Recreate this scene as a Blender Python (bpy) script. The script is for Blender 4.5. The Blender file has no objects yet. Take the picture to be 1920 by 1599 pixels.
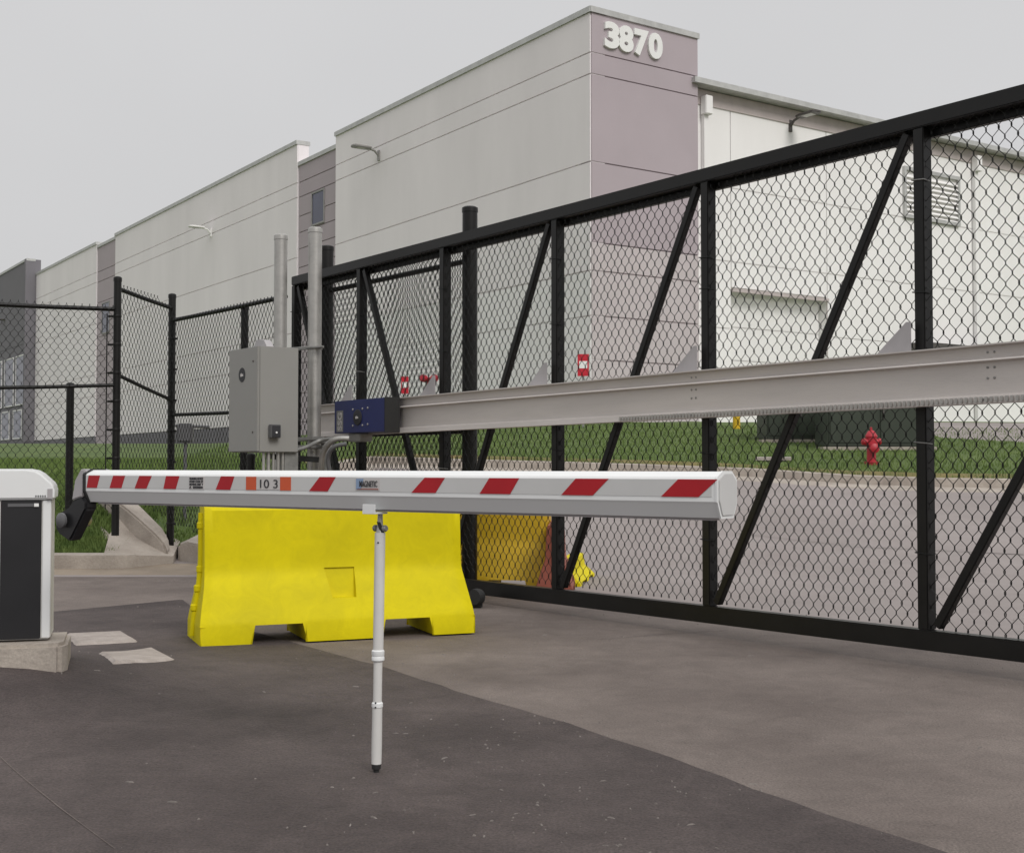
import bpy, math, random
from mathutils import Vector, Matrix
random.seed(7)
R = math.radians
# ------------------------------------------------------------------ camera, sky, sun, exposure
scene = bpy.context.scene
FPX = 2360.0; HC = 1.0; PITCH = math.atan(75.5 / FPX)
cam_d = bpy.data.cameras.new('camera'); cam = bpy.data.objects.new('camera', cam_d)
scene.collection.objects.link(cam); scene.camera = cam
cam_d.sensor_width = 36; cam_d.lens = 36 * FPX / 1920; cam_d.clip_start = .05; cam_d.clip_end = 6000
cam.location = (0, 0, HC); cam.rotation_euler = (R(90) + PITCH, 0, 0)
SUN_EL, SUN_AZ = 42, 150      # azimuth clockwise from +Y
w = bpy.data.worlds.new('World'); scene.world = w; w.use_nodes = True
nt = w.node_tree; nt.nodes.clear()
def wn(t, **k):
    n = nt.nodes.new(t)
    for a, b in k.items(): setattr(n, a, b)
    return n
sky = wn('ShaderNodeTexSky', sky_type='NISHITA'); sky.sun_disc = False
sky.sun_elevation = R(SUN_EL); sky.sun_rotation = R(SUN_AZ); sky.dust_density = 4
hs = wn('ShaderNodeHueSaturation'); hs.inputs['Saturation'].default_value = .12; hs.inputs['Value'].default_value = .35
tc = wn('ShaderNodeTexCoord'); sx = wn('ShaderNodeSeparateXYZ')
ramp = wn('ShaderNodeValToRGB'); ramp.color_ramp.elements[0].position = .0; ramp.color_ramp.elements[1].position = 1
ramp.color_ramp.elements[0].color = (.575, .575, .58, 1); ramp.color_ramp.elements[1].color = (1, 1, 1, 1)
e = ramp.color_ramp.elements.new(.4); e.color = (.62, .62, .63, 1)
nz = wn('ShaderNodeTexNoise'); nz.inputs['Scale'].default_value = 2.2; nz.inputs['Detail'].default_value = 4
nr = wn('ShaderNodeMapRange'); nr.inputs[3].default_value = 9.0; nr.inputs[4].default_value = 10.6
vm = wn('ShaderNodeVectorMath', operation='SCALE')
mx = wn('ShaderNodeMix', data_type='RGBA'); mx.inputs[0].default_value = .95
bg = wn('ShaderNodeBackground'); bg.inputs[1].default_value = .1; out = wn('ShaderNodeOutputWorld')
L = nt.links.new
L(tc.outputs['Generated'], sx.inputs[0]); L(sx.outputs[2], ramp.inputs[0]); L(tc.outputs['Generated'], nz.inputs[0])
L(nz.outputs[0], nr.inputs[0]); L(ramp.outputs[0], vm.inputs[0]); L(nr.outputs[0], vm.inputs['Scale'])
L(sky.outputs[0], hs.inputs['Color']); L(hs.outputs[0], mx.inputs[6]); L(vm.outputs[0], mx.inputs[7])
L(mx.outputs[2], bg.inputs[0]); L(bg.outputs[0], out.inputs[0])
sd = bpy.data.lights.new('sun', 'SUN'); sd.energy = 1.4; sd.angle = R(25); sd.color = (1, .965, .92)
sun = bpy.data.objects.new('sun', sd); scene.collection.objects.link(sun); sun.location = (5, -5, 30)
sun.rotation_euler = (R(90 - SUN_EL), 0, R(180 - SUN_AZ))
vs = scene.view_settings; vs.view_transform = 'Standard'; vs.look = 'None'; vs.gamma = 1; vs.exposure = .14
try: vs.use_curve_mapping = False
except Exception: pass

# ------------------------------------------------------------------ helpers
def ray(u, v):
    a = (u - 960) / FPX; b = (799.5 - v) / FPX; c, s = math.cos(PITCH), math.sin(PITCH)
    return (a, c - b * s, s + b * c)
def at(u, v, Y):
    d = ray(u, v); k = Y / d[1]
    return Vector((d[0] * k, Y, HC + d[2] * k))
def hit(u, v, p0, d):
    "ray against the vertical plane through p0 along d -> distance along d, height"
    r = ray(u, v); det = r[0] * (-d[1]) + r[1] * d[0]
    lam = (p0[0] * (-d[1]) + p0[1] * d[0]) / det
    t = ((lam * r[0] - p0[0]) * d[0] + (lam * r[1] - p0[1]) * d[1]) / (d[0] ** 2 + d[1] ** 2)
    return t, HC + lam * r[2]
def sm(x, a, b):
    t = min(1, max(0, (x - a) / (b - a))); return t * t * (3 - 2 * t)
def Z(x, y):
    z = .098 * (min(max(y, 12.5), 34) - 12.5)
    if y > 18:
        cap = min(1.02 + .0145 * y, 1.85); k = sm(-x, 1.5, 8); lo = z if z < cap - .25 else cap - .25 * math.exp(-(z - cap + .25) / .25)
        z = z * (1 - k) + lo * k
    z += .185 * math.exp(-(((x + 2.4) / .75) ** 2 + ((y - 5.5) / .85) ** 2)) 
    return z
def ZG(x, y):    # lawn
    return Z(x, y) + .12 + .42 * sm(-x, 3.5, 4.6) * sm(y, 12.5, 13.8) * (1 - sm(y, 16, 24))
def ground(u, v, fn=Z):
    r = ray(u, v); y = 1.0
    while y < 80:
        k = y / r[1]
        if HC + r[2] * k < fn(r[0] * k, y): break
        y += .01
    return Vector((r[0] * k, y, fn(r[0] * k, y)))

def mat(name, col, rough=.6, metal=0, var=.12, scale=3.0, bump=0, bscale=60, col2=None, spec=.5, streak=None, speck=0, mid=0, mscale=9):
    m = bpy.data.materials.new(name); m.use_nodes = True; t = m.node_tree; b = t.nodes['Principled BSDF']
    b.inputs['Roughness'].default_value = rough; b.inputs['Metallic'].default_value = metal
    b.inputs['Specular IOR Level'].default_value = spec
    tc = t.nodes.new('ShaderNodeTexCoord'); src = tc.outputs['Object']
    if streak:
        mp = t.nodes.new('ShaderNodeMapping'); mp.inputs['Scale'].default_value = streak
        t.links.new(src, mp.inputs[0]); src = mp.outputs[0]
    n = t.nodes.new('ShaderNodeTexNoise'); n.inputs['Scale'].default_value = scale; n.inputs['Detail'].default_value = 8
    n.inputs['Roughness'].default_value = .6
    t.links.new(src, n.inputs[0])
    cr = t.nodes.new('ShaderNodeValToRGB'); c2 = col2 or tuple(c * (1 + var) for c in col)
    c1 = tuple(c * (1 - var) for c in col) if not col2 else col
    cr.color_ramp.elements[0].position = .34; cr.color_ramp.elements[1].position = .66
    cr.color_ramp.elements[0].color = (*c1, 1); cr.color_ramp.elements[1].color = (*c2, 1)
    t.links.new(n.outputs[0], cr.inputs[0]); outc = cr.outputs[0]
    if speck:
        n3 = t.nodes.new('ShaderNodeTexNoise'); n3.inputs['Scale'].default_value = 130; n3.inputs['Detail'].default_value = 3
        t.links.new(tc.outputs['Object'], n3.inputs[0])
        r3 = t.nodes.new('ShaderNodeMapRange'); r3.inputs[1].default_value = .3; r3.inputs[2].default_value = .7
        r3.inputs[3].default_value = 1 - speck; r3.inputs[4].default_value = 1 + speck
        t.links.new(n3.outputs[0], r3.inputs[0])
        vmm = t.nodes.new('ShaderNodeVectorMath'); vmm.operation = 'SCALE'
        t.links.new(outc, vmm.inputs[0]); t.links.new(r3.outputs[0], vmm.inputs['Scale']); outc = vmm.outputs[0]
    if mid:
        n4 = t.nodes.new('ShaderNodeTexNoise'); n4.inputs['Scale'].default_value = mscale; n4.inputs['Detail'].default_value = 10; n4.inputs['Roughness'].default_value = .72; n4.inputs['Distortion'].default_value = 1.2
        t.links.new(tc.outputs['Object'], n4.inputs[0])
        r4 = t.nodes.new('ShaderNodeMapRange'); r4.inputs[1].default_value = .3; r4.inputs[2].default_value = .7
        r4.inputs[3].default_value = 1 - mid; r4.inputs[4].default_value = 1 + mid
        t.links.new(n4.outputs[0], r4.inputs[0])
        v4 = t.nodes.new('ShaderNodeVectorMath'); v4.operation = 'SCALE'
        t.links.new(outc, v4.inputs[0]); t.links.new(r4.outputs[0], v4.inputs['Scale']); outc = v4.outputs[0]
    t.links.new(outc, b.inputs['Base Color'])
    rr = t.nodes.new('ShaderNodeMapRange'); rr.inputs[3].default_value = max(.02, rough - .08); rr.inputs[4].default_value = min(1, rough + .08)
    t.links.new(n.outputs[0], rr.inputs[0]); t.links.new(rr.outputs[0], b.inputs['Roughness'])
    if bump:
        n2 = t.nodes.new('ShaderNodeTexNoise'); n2.inputs['Scale'].default_value = bscale; n2.inputs['Detail'].default_value = 5
        t.links.new(src if streak else tc.outputs['Object'], n2.inputs[0])
        bp = t.nodes.new('ShaderNodeBump'); bp.inputs['Strength'].default_value = min(1, bump); bp.inputs['Distance'].default_value = .01
        t.links.new(n2.outputs[0], bp.inputs['Height']); t.links.new(bp.outputs[0], b.inputs['Normal'])
    return m
M = dict(
    asphalt=mat('dark_asphalt', (.048, .036, .035), .85, 0, col2=(.102, .081, .077), scale=.9, bump=1, bscale=75, speck=.35, mid=.22, mscale=5),
    apron=mat('worn_pavement', (.120, .096, .086), .85, 0, col2=(.210, .175, .157), scale=.7, bump=1, bscale=70, speck=.25, mid=.16, mscale=4),
    yard=mat('yard_pavement', (.25, .218, .208), .85, 0, col2=(.30, .265, .255), scale=.5, bump=.4, speck=.1, mid=.08, mscale=1.5),
    tan=mat('gutter_concrete', (.27, .22, .17), .9, 0, .15, 2, bump=.5),
    concrete=mat('kerb_concrete', (.30, .26, .225), .9, 0, col2=(.44, .39, .34), scale=3, bump=.6, bscale=40, speck=.1),
    pad=mat('pad_concrete', (.30, .26, .235), .85, 0, col2=(.42, .37, .34), scale=9, bump=.7, bscale=30, speck=.15),
    wall=mat('light_wall_paint', (.88, .83, .85), .85, 0, .05, .35, bump=.2, bscale=30, streak=(1, 1, .25)),
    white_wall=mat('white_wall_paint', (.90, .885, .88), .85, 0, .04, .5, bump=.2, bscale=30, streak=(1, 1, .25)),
    accent=mat('mauve_wall_paint', (.45, .39, .42), .85, 0, .04, .4, bump=.2, bscale=30),
    wall_bright=mat('tonemapped_wall_paint', (.88, .85, .86), .85, 0, .035, .35, bump=.2, bscale=30),  # light wall colour, with the tone-mapped brightness behind the mesh painted in
    mauve_bright=mat('tonemapped_mauve_paint', (.56, .505, .515), .85, 0, .04, .4, bump=.2, bscale=30),  # accent mauve lightened: brighter look behind the mesh put into the colour
    darkwall=mat('dark_wall_paint', (.19, .18, .20), .85, 0, .05, .4),
    joint=mat('joint_sealant', (.13, .12, .11), .9),
    trim=mat('roof_flashing', (.52, .52, .51), .5, .3),
    fascia=mat('brown_fascia', (.52, .46, .45), .7, 0, .06),
    numeral=mat('white_numeral', (.85, .85, .84), .5, 0, .02),
    glass=mat('window_glass', (.055, .06, .11), .12, 0, .2, .5),
    bronze=mat('fixture_bronze', (.10, .09, .085), .5, .2),
    fixture=mat('fixture_grey', (.30, .29, .28), .5, .2),
    black=mat('black_powder_coat', (.008, .0075, .007), .4, 0, .25, 5, spec=.32, bump=.05),
    wire=mat('black_vinyl_wire', (.007, .008, .0075), .5, 0, .2, 20, spec=.3),
    alu=mat('mill_aluminium', (.59, .55, .525), .45, .25, .06, 1.4, bump=.1, bscale=30, streak=(1, 1, 9)),
    galv=mat('galvanised_steel', (.43, .42, .40), .42, .6, .12, 9, bump=.06),
    galvd=mat('dull_galvanised', (.27, .27, .26), .5, .4, .2, 12),
    grey=mat('cabinet_paint', (.30, .295, .28), .5, 0, .03, 2),
    blue=mat('blue_paint', (.022, .03, .125), .4, 0, .08, 4),
    white=mat('white_gloss_paint', (.80, .81, .81), .35, 0, .02, 2),
    offwhite=mat('off_white_plastic', (.66, .65, .63), .4, 0, .06, 7),
    tape=mat('silver_tape', (.60, .60, .595), .45, 0, .03, 5),
    red=mat('red_tape', (.42, .006, .014), .4, 0, .08, 6),
    orange=mat('orange_tape', (.62, .10, .035), .45, 0, .08, 6),
    sticker=mat('sticker_paper', (.55, .53, .52), .5),
    ink=mat('dark_ink', (.03, .03, .035), .6),
    paleblue=mat('pale_blue_ink', (.25, .34, .5), .6),
    yellow=mat('yellow_polyethylene', (.66, .56, .0015), .6, 0, .07, 2.5, bump=.12, bscale=12, spec=.18, mid=.08, mscale=7),
    yellow2=mat('amber_polyethylene', (.62, .40, .01), .5, 0, .08, 2.5),
    redpoly=mat('faded_red_plastic', (.32, .085, .055), .6, 0, .12, 5),
    doorblack=mat('black_door', (.018, .018, .020), .35, 0, .1, 3),
    rubber=mat('rubber', (.02, .02, .02), .7),
    darkgrey=mat('dark_grey_plastic', (.12, .12, .125), .4),
    lgrey=mat('light_grey_cover', (.42, .40, .41), .4, .1),
    grass=mat('lawn', (.06, .10, .022), .9, 0, col2=(.11, .155, .04), scale=1.6, bump=1, bscale=70, speck=.4),
    drygrass=mat('dry_lawn_edge', (.12, .12, .035), .9, 0, col2=(.22, .17, .07), scale=3, bump=1, bscale=70, speck=.3),
    blade=mat('grass_blade', (.08, .135, .025), .8, 0, col2=(.15, .21, .05), scale=5),
    transformer=mat('green_enamel', (.032, .042, .028), .5, 0, .08, 2),
    hydrant=mat('red_enamel', (.42, .02, .035), .45, 0, .12, 12),
    signred=mat('sign_red', (.55, .01, .03), .5),
    soil=mat('ground_soil', (.10, .09, .05), .95, 0, .3, .2),
    chips=mat('stone_chips', (.20, .18, .165), .9, 0, .4, 30),
)
class MB:
    def __init__(s): s.v = []; s.f = []
    def add(s, v, f):
        n = len(s.v); s.v += [tuple(p) for p in v]; s.f += [tuple(i + n for i in q) for q in f]; return s
    def para(s, o, a, b, c):
        "parallelepiped at o spanned by a, b, c"
        o, a, b, c = map(Vector, (o, a, b, c)); 
        if a.cross(b).dot(c) < 0: a, b = b, a
        s.add([o, o + a, o + a + b, o + b, o + c, o + a + c, o + a + b + c, o + b + c],
              [(0, 3, 2, 1), (4, 5, 6, 7), (0, 1, 5, 4), (1, 2, 6, 5), (2, 3, 7, 6), (3, 0, 4, 7)]); return s
    def box(s, x0, x1, y0, y1, z0, z1): return s.para((x0, y0, z0), (x1 - x0, 0, 0), (0, y1 - y0, 0), (0, 0, z1 - z0))
    def bar(s, p, q, w, h, up=(0, 0, 1)):
        p, q = Vector(p), Vector(q); d = q - p; r = d.cross(Vector(up)).normalized(); n = r.cross(d).normalized()
        return s.para(p - r * w / 2 - n * h / 2, d, r * w, n * h)
    def tube(s, pts, r, n=10, cap=True, rs=None):
        pts = [Vector(p) for p in pts]; m = len(pts); prev = None; base = len(s.v)
        for i, p in enumerate(pts):
            d = (pts[min(i + 1, m - 1)] - pts[max(i - 1, 0)]).normalized()
            if prev is None:
                a = Vector((0, 0, 1)) if abs(d.z) < .9 else Vector((1, 0, 0)); x = d.cross(a).normalized()
            else: x = (prev - d * prev.dot(d)).normalized()
            prev = x; y = d.cross(x); rr = rs[i] if rs else r
            for k in range(n):
                t = 2 * math.pi * k / n; s.v.append(tuple(p + x * rr * math.cos(t) + y * rr * math.sin(t)))
        for i in range(m - 1):
            for k in range(n):
                k2 = (k + 1) % n; s.f.append((base + i * n + k, base + i * n + k2, base + (i + 1) * n + k2, base + (i + 1) * n + k))
        if cap: s.f.append(tuple(base + k for k in reversed(range(n)))); s.f.append(tuple(base + (m - 1) * n + k for k in range(n)))
        return s
    def lathe(s, c, prof, n=16, axis=(0, 0, 1)):
        c, ax = Vector(c), Vector(axis).normalized(); pts = [c + ax * z for r, z in prof]
        base = len(s.v); a = Vector((1, 0, 0)) if abs(ax.x) < .9 else Vector((0, 1, 0)); x = ax.cross(a).normalized(); y = ax.cross(x)
        for (r, z) in prof:
            for k in range(n):
                t = 2 * math.pi * k / n; s.v.append(tuple(c + ax * z + x * r * math.cos(t) + y * r * math.sin(t)))
        for i in range(len(prof) - 1):
            for k in range(n):
                k2 = (k + 1) % n; s.f.append((base + i * n + k, base + i * n + k2, base + (i + 1) * n + k2, base + (i + 1) * n + k))
        s.f.append(tuple(base + k for k in reversed(range(n)))); s.f.append(tuple(base + (len(prof) - 1) * n + k for k in range(n))); return s
    def prism(s, poly, off):
        "closed polygon of 3D points extruded by off"
        n = len(poly); off = Vector(off); a = [Vector(p) for p in poly]
        s.add(a + [p + off for p in a], [tuple(range(n)), tuple(reversed(range(n, 2 * n)))] + [(i, i + n, (i + 1) % n + n, (i + 1) % n) for i in range(n)]); return s
    def grid(s, P):
        "rows of points"
        nr, nc = len(P), len(P[0]); b = len(s.v)
        for r in P: s.v += [tuple(p) for p in r]
        for i in range(nr - 1):
            for j in range(nc - 1): s.f.append((b + i * nc + j, b + i * nc + j + 1, b + (i + 1) * nc + j + 1, b + (i + 1) * nc + j))
        return s
import bmesh
def root_loc(p):
    while p.parent: p = p.parent
    return p.location
XF = None
def obj(name, mb, m, parent=None, loc=(0, 0, 0), smooth=False, bevel=0, world=True, fix=True):
    if XF: mb.v = [XF(p) for p in mb.v]
    o0 = Vector(root_loc(parent)) if (parent and world) else (Vector(loc) if not parent else Vector((0, 0, 0)))
    me = bpy.data.meshes.new(name); me.from_pydata([tuple(Vector(p) - o0) for p in mb.v], [], mb.f); me.materials.append(M[m])
    if fix:
        bm = bmesh.new(); bm.from_mesh(me); bmesh.ops.recalc_face_normals(bm, faces=bm.faces)
        if bevel:
            es = [e for e in bm.edges if len(e.link_faces) == 2 and e.calc_face_angle(0) > .5]
            bmesh.ops.bevel(bm, geom=es, offset=bevel, segments=2, affect='EDGES', clamp_overlap=True)
        bm.to_mesh(me); bm.free()
    if smooth:
        for p in me.polygons: p.use_smooth = True
        me.set_sharp_from_angle(angle=R(38))
    o = bpy.data.objects.new(name, me); scene.collection.objects.link(o)
    if parent: o.parent = parent
    else: o.location = o0
    return o
def tag(o, label=None, cat=None, group=None, kind=None):
    for k, v in (('label', label), ('category', cat), ('group', group), ('kind', kind)):
        if v: o[k] = v
    return o
def thing(name, loc, label, cat, group=None, rz=0):
    o = bpy.data.objects.new(name, None); o.empty_display_size = .1; scene.collection.objects.link(o)
    o.location = loc; o.rotation_euler = (0, 0, rz); return tag(o, label, cat, group)
def copy_tree(o, parent=None):
    c = o.copy(); scene.collection.objects.link(c)
    if parent: c.parent = parent
    for ch in [x for x in scene.objects if x.parent == o]: copy_tree(ch, c)
    return c
def text(name, s, size, o, ax, up, m, parent, ext=.002, offset=0.0, world=True, width=None):
    cu = bpy.data.curves.new('t', 'FONT'); cu.body = s; cu.size = size; cu.extrude = ext; cu.offset = offset; cu.resolution_u = 4
    ob = bpy.data.objects.new('t', cu); scene.collection.objects.link(ob); bpy.context.view_layer.update()
    me = bpy.data.meshes.new_from_object(ob.evaluated_get(bpy.context.evaluated_depsgraph_get()))
    bpy.data.objects.remove(ob); ax, up = Vector(ax).normalized(), Vector(up).normalized(); n = ax.cross(up)
    k = 1
    if width:
        xs = [v.co.x for v in me.vertices]; k = width / (max(xs) - min(xs))
    mb = MB(); mb.add([Vector(o) + ax * v.co.x * k + up * v.co.y + n * v.co.z for v in me.vertices], [tuple(p.vertices) for p in me.polygons])
    return obj(name, mb, m, parent, world=world, fix=False)
def chain(name, parent, p0, d, length, zb, zt, n, w=.067, r=.0030, mname='wire', hh=.0505):
    "woven wire fabric: vertical zigzag wires, each linked with its neighbours"
    p0 = Vector((p0[0], p0[1], 0)); d = Vector((d[0], d[1], 0)); n = Vector((n[0], n[1], 0)); h = w / 2; mb = MB(); V = []; F = []
    ph1, ph2 = random.uniform(0, 6), random.uniform(0, 6)
    for i in range(int(length / h)):
        s0 = (i + .5) * h; a, b = zb(s0), zt(s0); j0 = math.ceil(a / hh); j1 = int(b / hh); rings = []
        jit = random.uniform(-.002, .002)
        for j in range(j0, j1 + 1):
            side = (i + j) % 2; z = j * hh; bow = .006 * math.sin(z * 2.1 + ph1) * math.sin(s0 * 1.7 + ph2); sag = .005 * math.sin(s0 * 2.3 + ph2) * math.sin(z * 1.3 + ph1)
            x = (i + side) * h + jit + random.uniform(-.0012, .0012) + bow; dep = (r if side else -r) * 1.0 + bow
            for dz in (-.14, .14):
                rings.append(p0 + d * x + n * dep + Vector((0, 0, (j + dz) * hh + sag)))
        base = len(V)
        for c in rings:
            for (ca, cb) in ((1, 0), (0, 1), (-1, 0), (0, -1)): V.append(tuple(c + d * r * ca + n * r * cb))
        for k in range(len(rings) - 1):
            for q in range(4):
                q2 = (q + 1) % 4; F.append((base + k * 4 + q, base + k * 4 + q2, base + k * 4 + 4 + q2, base + k * 4 + 4 + q))
    mb.v = V; mb.f = F
    return obj(name, mb, mname, parent, fix=False)

# ------------------------------------------------------------------ ground, pavements, lawns
mb = MB(); mb.grid([[(x, y, -.25) for x in (-3000, -300, 300, 3000)] for y in (-3000, -100, 300, 3000)])
tag(obj('ground', mb, 'soil'), kind='structure')
def frange(a, b, n): return [a + (b - a) * i / (n - 1) for i in range(n)]
def seam(x): return max(-5.9, min(11.5, 7.75 + (2.06 - x) * 1.2876))
ys = frange(-6, 4, 21)[:-1] + frange(4, 13, 61)[:-1] + frange(13, 27, 25)
xs = frange(-30, -4, 14)[:-1] + frange(-4, 3, 57)[:-1] + frange(3, 30, 20)
mb = MB(); mb.grid([[(x, -6 + (seam(x) + 6) * k / 100, Z(x, -6 + (seam(x) + 6) * k / 100)) for x in xs] for k in range(101)])
tag(obj('driveway', mb, 'apron', smooth=True), kind='structure')
mb = MB(); mb.grid([[(x, seam(x) + (27 - seam(x)) * k / 60, Z(x, seam(x) + (27 - seam(x)) * k / 60)) for x in xs] for k in range(61)])
tag(obj('yard_road', mb, 'yard', smooth=True), kind='structure')
# dark asphalt overlay, its edge a real lip over the driveway
edge = [(lambda g: (g.y, g.x))(ground(u, v)) for u, v in ((1755, 1599), (1590, 1548), (1450, 1497), (1250, 1424), (1050, 1355), (860, 1300), (720, 1253))]
edge = [(0, edge[0][1] + edge[0][0] * .62)] + edge + [ (7.0, -1.15), (8.0, -1.8), (8.8, -2.2), (9.44, -2.46)]
def xr(y):
    if y <= 0: return 2.85 - y * .56
    for (a, b), (c, d) in zip(edge, edge[1:]):
        if a <= y <= c: return b + (d - b) * (y - a) / (c - a)
    return edge[-1][1]
rows = []
for y in frange(-6, 9.44, 110):
    r = xr(y) + random.uniform(-.012, .012); l = -28 if y < 8.2 else -3.53 + (y - 8.2) * .84
    l = min(l, r - .02); n = 60; row = []
    for j in range(n):
        t = (j / (n - 1)) ** .5; x = l + (r - l) * t; row.append((x, y, Z(x, y) + .009))
    row.append((r + .012, y, Z(r, y) - .002)); rows.append(row)
mb = MB(); mb.grid(rows); tag(obj('asphalt_pavement', mb, 'asphalt', smooth=False), kind='structure')
# saw cuts
def strip(pts, wd, dz, m, name):
    mb = MB(); P = [ground(*p) for p in pts]; rows = []
    for i in range(len(P) - 1):
        for k in range(8):
            rows.append(P[i].lerp(P[i + 1], k / 8))
    rows.append(P[-1]); g = []
    for i, p in enumerate(rows):
        d = (rows[min(i + 1, len(rows) - 1)] - rows[max(i - 1, 0)]).normalized(); s = Vector((-d.y, d.x, 0)) * wd / 2 * random.uniform(.6, 1.2)
        g.append([(p.x - s.x, p.y - s.y, Z(p.x, p.y) + dz), (p.x + s.x, p.y + s.y, Z(p.x, p.y) + dz)])
    mb.grid(g); return tag(obj(name, mb, m), kind='structure')
strip([(0, 1425), (110, 1520), (215, 1599)], .0028, .0115, 'apron', 'pavement_crack')
strip([(1120, 1200), (1240, 1190), (1365, 1182)], .008, .004, 'asphalt', 'pavement_joint')
strip([(1380, 1000), (1600, 1025), (1920, 1040)], .025, .004, 'asphalt', 'yard_joint')
# tan gutter on the left and in front of the fence
def lerp_sheet(quad, m, name, fn, dz, n=12, mm=6):
    a, b, c, d = [Vector(q) for q in quad]; mb = MB(); g = []
    for i in range(mm):
        s = i / (mm - 1); row = []
        for j in range(n):
            t = j / (n - 1); p = (a * (1 - t) + b * t) * (1 - s) + (d * (1 - t) + c * t) * s; row.append((p.x, p.y, fn(p.x, p.y) + (dz if i else -.02)))
        g.append(row)
    mb.grid(g); return tag(obj(name, mb, m), kind='structure')
lerp_sheet([(-9, 11.55, 0), (-2.7, 11.5, 0), (-2.75, 12.75, 0), (-9, 12.4, 0)], 'tan', 'gutter', Z, .006)
# kerb line behind the gate
def Yc(v): wv = (v - 876) / FPX; return 2.225 / (.098 + wv)
kerb = [(-3.3, 13.1), (-3.15, 15.5), (-3.05, 19), (-3.0, 21.8), (-2.85, 22.5)] + [((u - 960) / FPX * Yc(v), Yc(v)) for u, v in ((700, 872), (860, 878), (1050, 883), (1200, 888), (1400, 896), (1600, 910), (1760, 916), (1920, 918), (2150, 922))] + [(14, 18.3)]
def sweep(pts, fn, prof, name, m, step=.35):
    P = []
    for (a, b), (c, d) in zip(pts, pts[1:]):
        k = max(1, int(math.hypot(c - a, d - b) / step))
        P += [(a + (c - a) * i / k, b + (d - b) * i / k) for i in range(k)]
    P.append(pts[-1]); g = []
    for i, (x, y) in enumerate(P):
        q = P[min(i + 1, len(P) - 1)]; p = P[max(i - 1, 0)]; l = math.hypot(q[0] - p[0], q[1] - p[1]); nx, ny = -(q[1] - p[1]) / l, (q[0] - p[0]) / l
        g.append([(x + nx * o, y + ny * o, fn(x + nx * o, y + ny * o) + h) for o, h in prof])
    mb = MB(); mb.grid(g); return tag(obj(name, mb, m, smooth=False), kind='structure')
sweep(kerb, Z, [(-.62, -.03), (-.42, .014), (0, .018), (.02, .14), (.15, .145), (.17, .05)], 'kerb', 'concrete')
def ykerb(x):
    K = [k for k in kerb if k[1] > 21.7 or k[0] > -2.6]
    if x < K[0][0]: return 21.8
    for (a, b), (c, d) in zip(K, K[1:]):
        if a <= x <= c and c > a: return b + (d - b) * (x - a) / (c - a)
    return K[-1][1]
xs2 = frange(-120, -12, 20)[:-1] + frange(-12, 14, 90)[:-1] + frange(14, 120, 20)
g = []
for j in range(70):
    t = (j / 69) ** 2.2; g.append([(x, ykerb(x) + .15 + (160 - ykerb(x)) * t, ZG(x, ykerb(x) + .15 + (160 - ykerb(x)) * t)) for x in xs2])
mb = MB(); mb.grid(g); tag(obj('lawn', mb, 'grass', smooth=True), kind='structure')
g = []
for j in range(3): g.append([(x, ykerb(x) + .15 + .45 * j * (.6 + .4 * math.sin(x * 1.7)), ZG(x, ykerb(x) + .15 + .45 * j) + .006) for x in frange(-4, 14, 80)])
mb = MB(); mb.grid(g); tag(obj('dry_lawn_edge', mb, 'drygrass', smooth=True), kind='structure')
def xb(y):
    for (a, b), (c, d) in zip(kerb[:4], kerb[1:5]):
        if b <= y <= d: return a + (c - a) * (y - b) / (d - b) - .16
    return -4.0
g = []
for y in frange(12.5, 13.1, 5)[:-1] + frange(13.1, 21.93, 50):
    r = xb(y) if y >= 13.1 else -4.0; g.append([(-40 + (r + 40) * (1 - (1 - k / 50) ** 2.5), y, ZG(-40 + (r + 40) * (1 - (1 - k / 50) ** 2.5), y)) for k in range(51)])
mb = MB(); mb.grid(g); tag(obj('side_lawn', mb, 'grass', smooth=True), kind='structure')
# grass blades
def blades(n, fn, name, hmin, hmax):
    mb = MB()
    for _ in range(n):
        x, y = fn(); z = ZG(x, y); a = random.uniform(0, 6.28); h = random.uniform(hmin, hmax); wd = h * .12 + .004; dx, dy = math.cos(a) * wd, math.sin(a) * wd
        mb.add([(x - dx, y - dy, z - .01), (x + dx, y + dy, z - .01), (x + random.uniform(-.5, .5) * h, y + random.uniform(-.5, .5) * h, z + h)], [(0, 1, 2)])
    return tag(obj(name, mb, 'blade', fix=False), 'short green grass blades on the ' + name.replace('_', ' '), 'grass', kind='stuff')
blades(26000, lambda: (random.uniform(-5.8, -3.95), 12.55 + random.random() ** 1.3 * 3.5), 'near_bank_grass', .03, .075)
def yardpt():
    x = random.uniform(-6, 13); return x, ykerb(x) + .2 + random.random() ** 1.4 * 12
blades(42000, yardpt, 'yard_grass', .03, .08)
def sidept():
    y = random.uniform(13.2, 22); return xb(y) - .05 - random.random() ** 1.3 * 6, y
blades(30000, sidept, 'side_lawn_grass', .03, .08)
# service road at the far right
lerp_sheet([(9.6, 27.9, 0), (15, 21.5, 0), (40, 30, 0), (9.0, 33.5, 0)], 'yard', 'service_road', ZG, .02, 14, 14)
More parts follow.
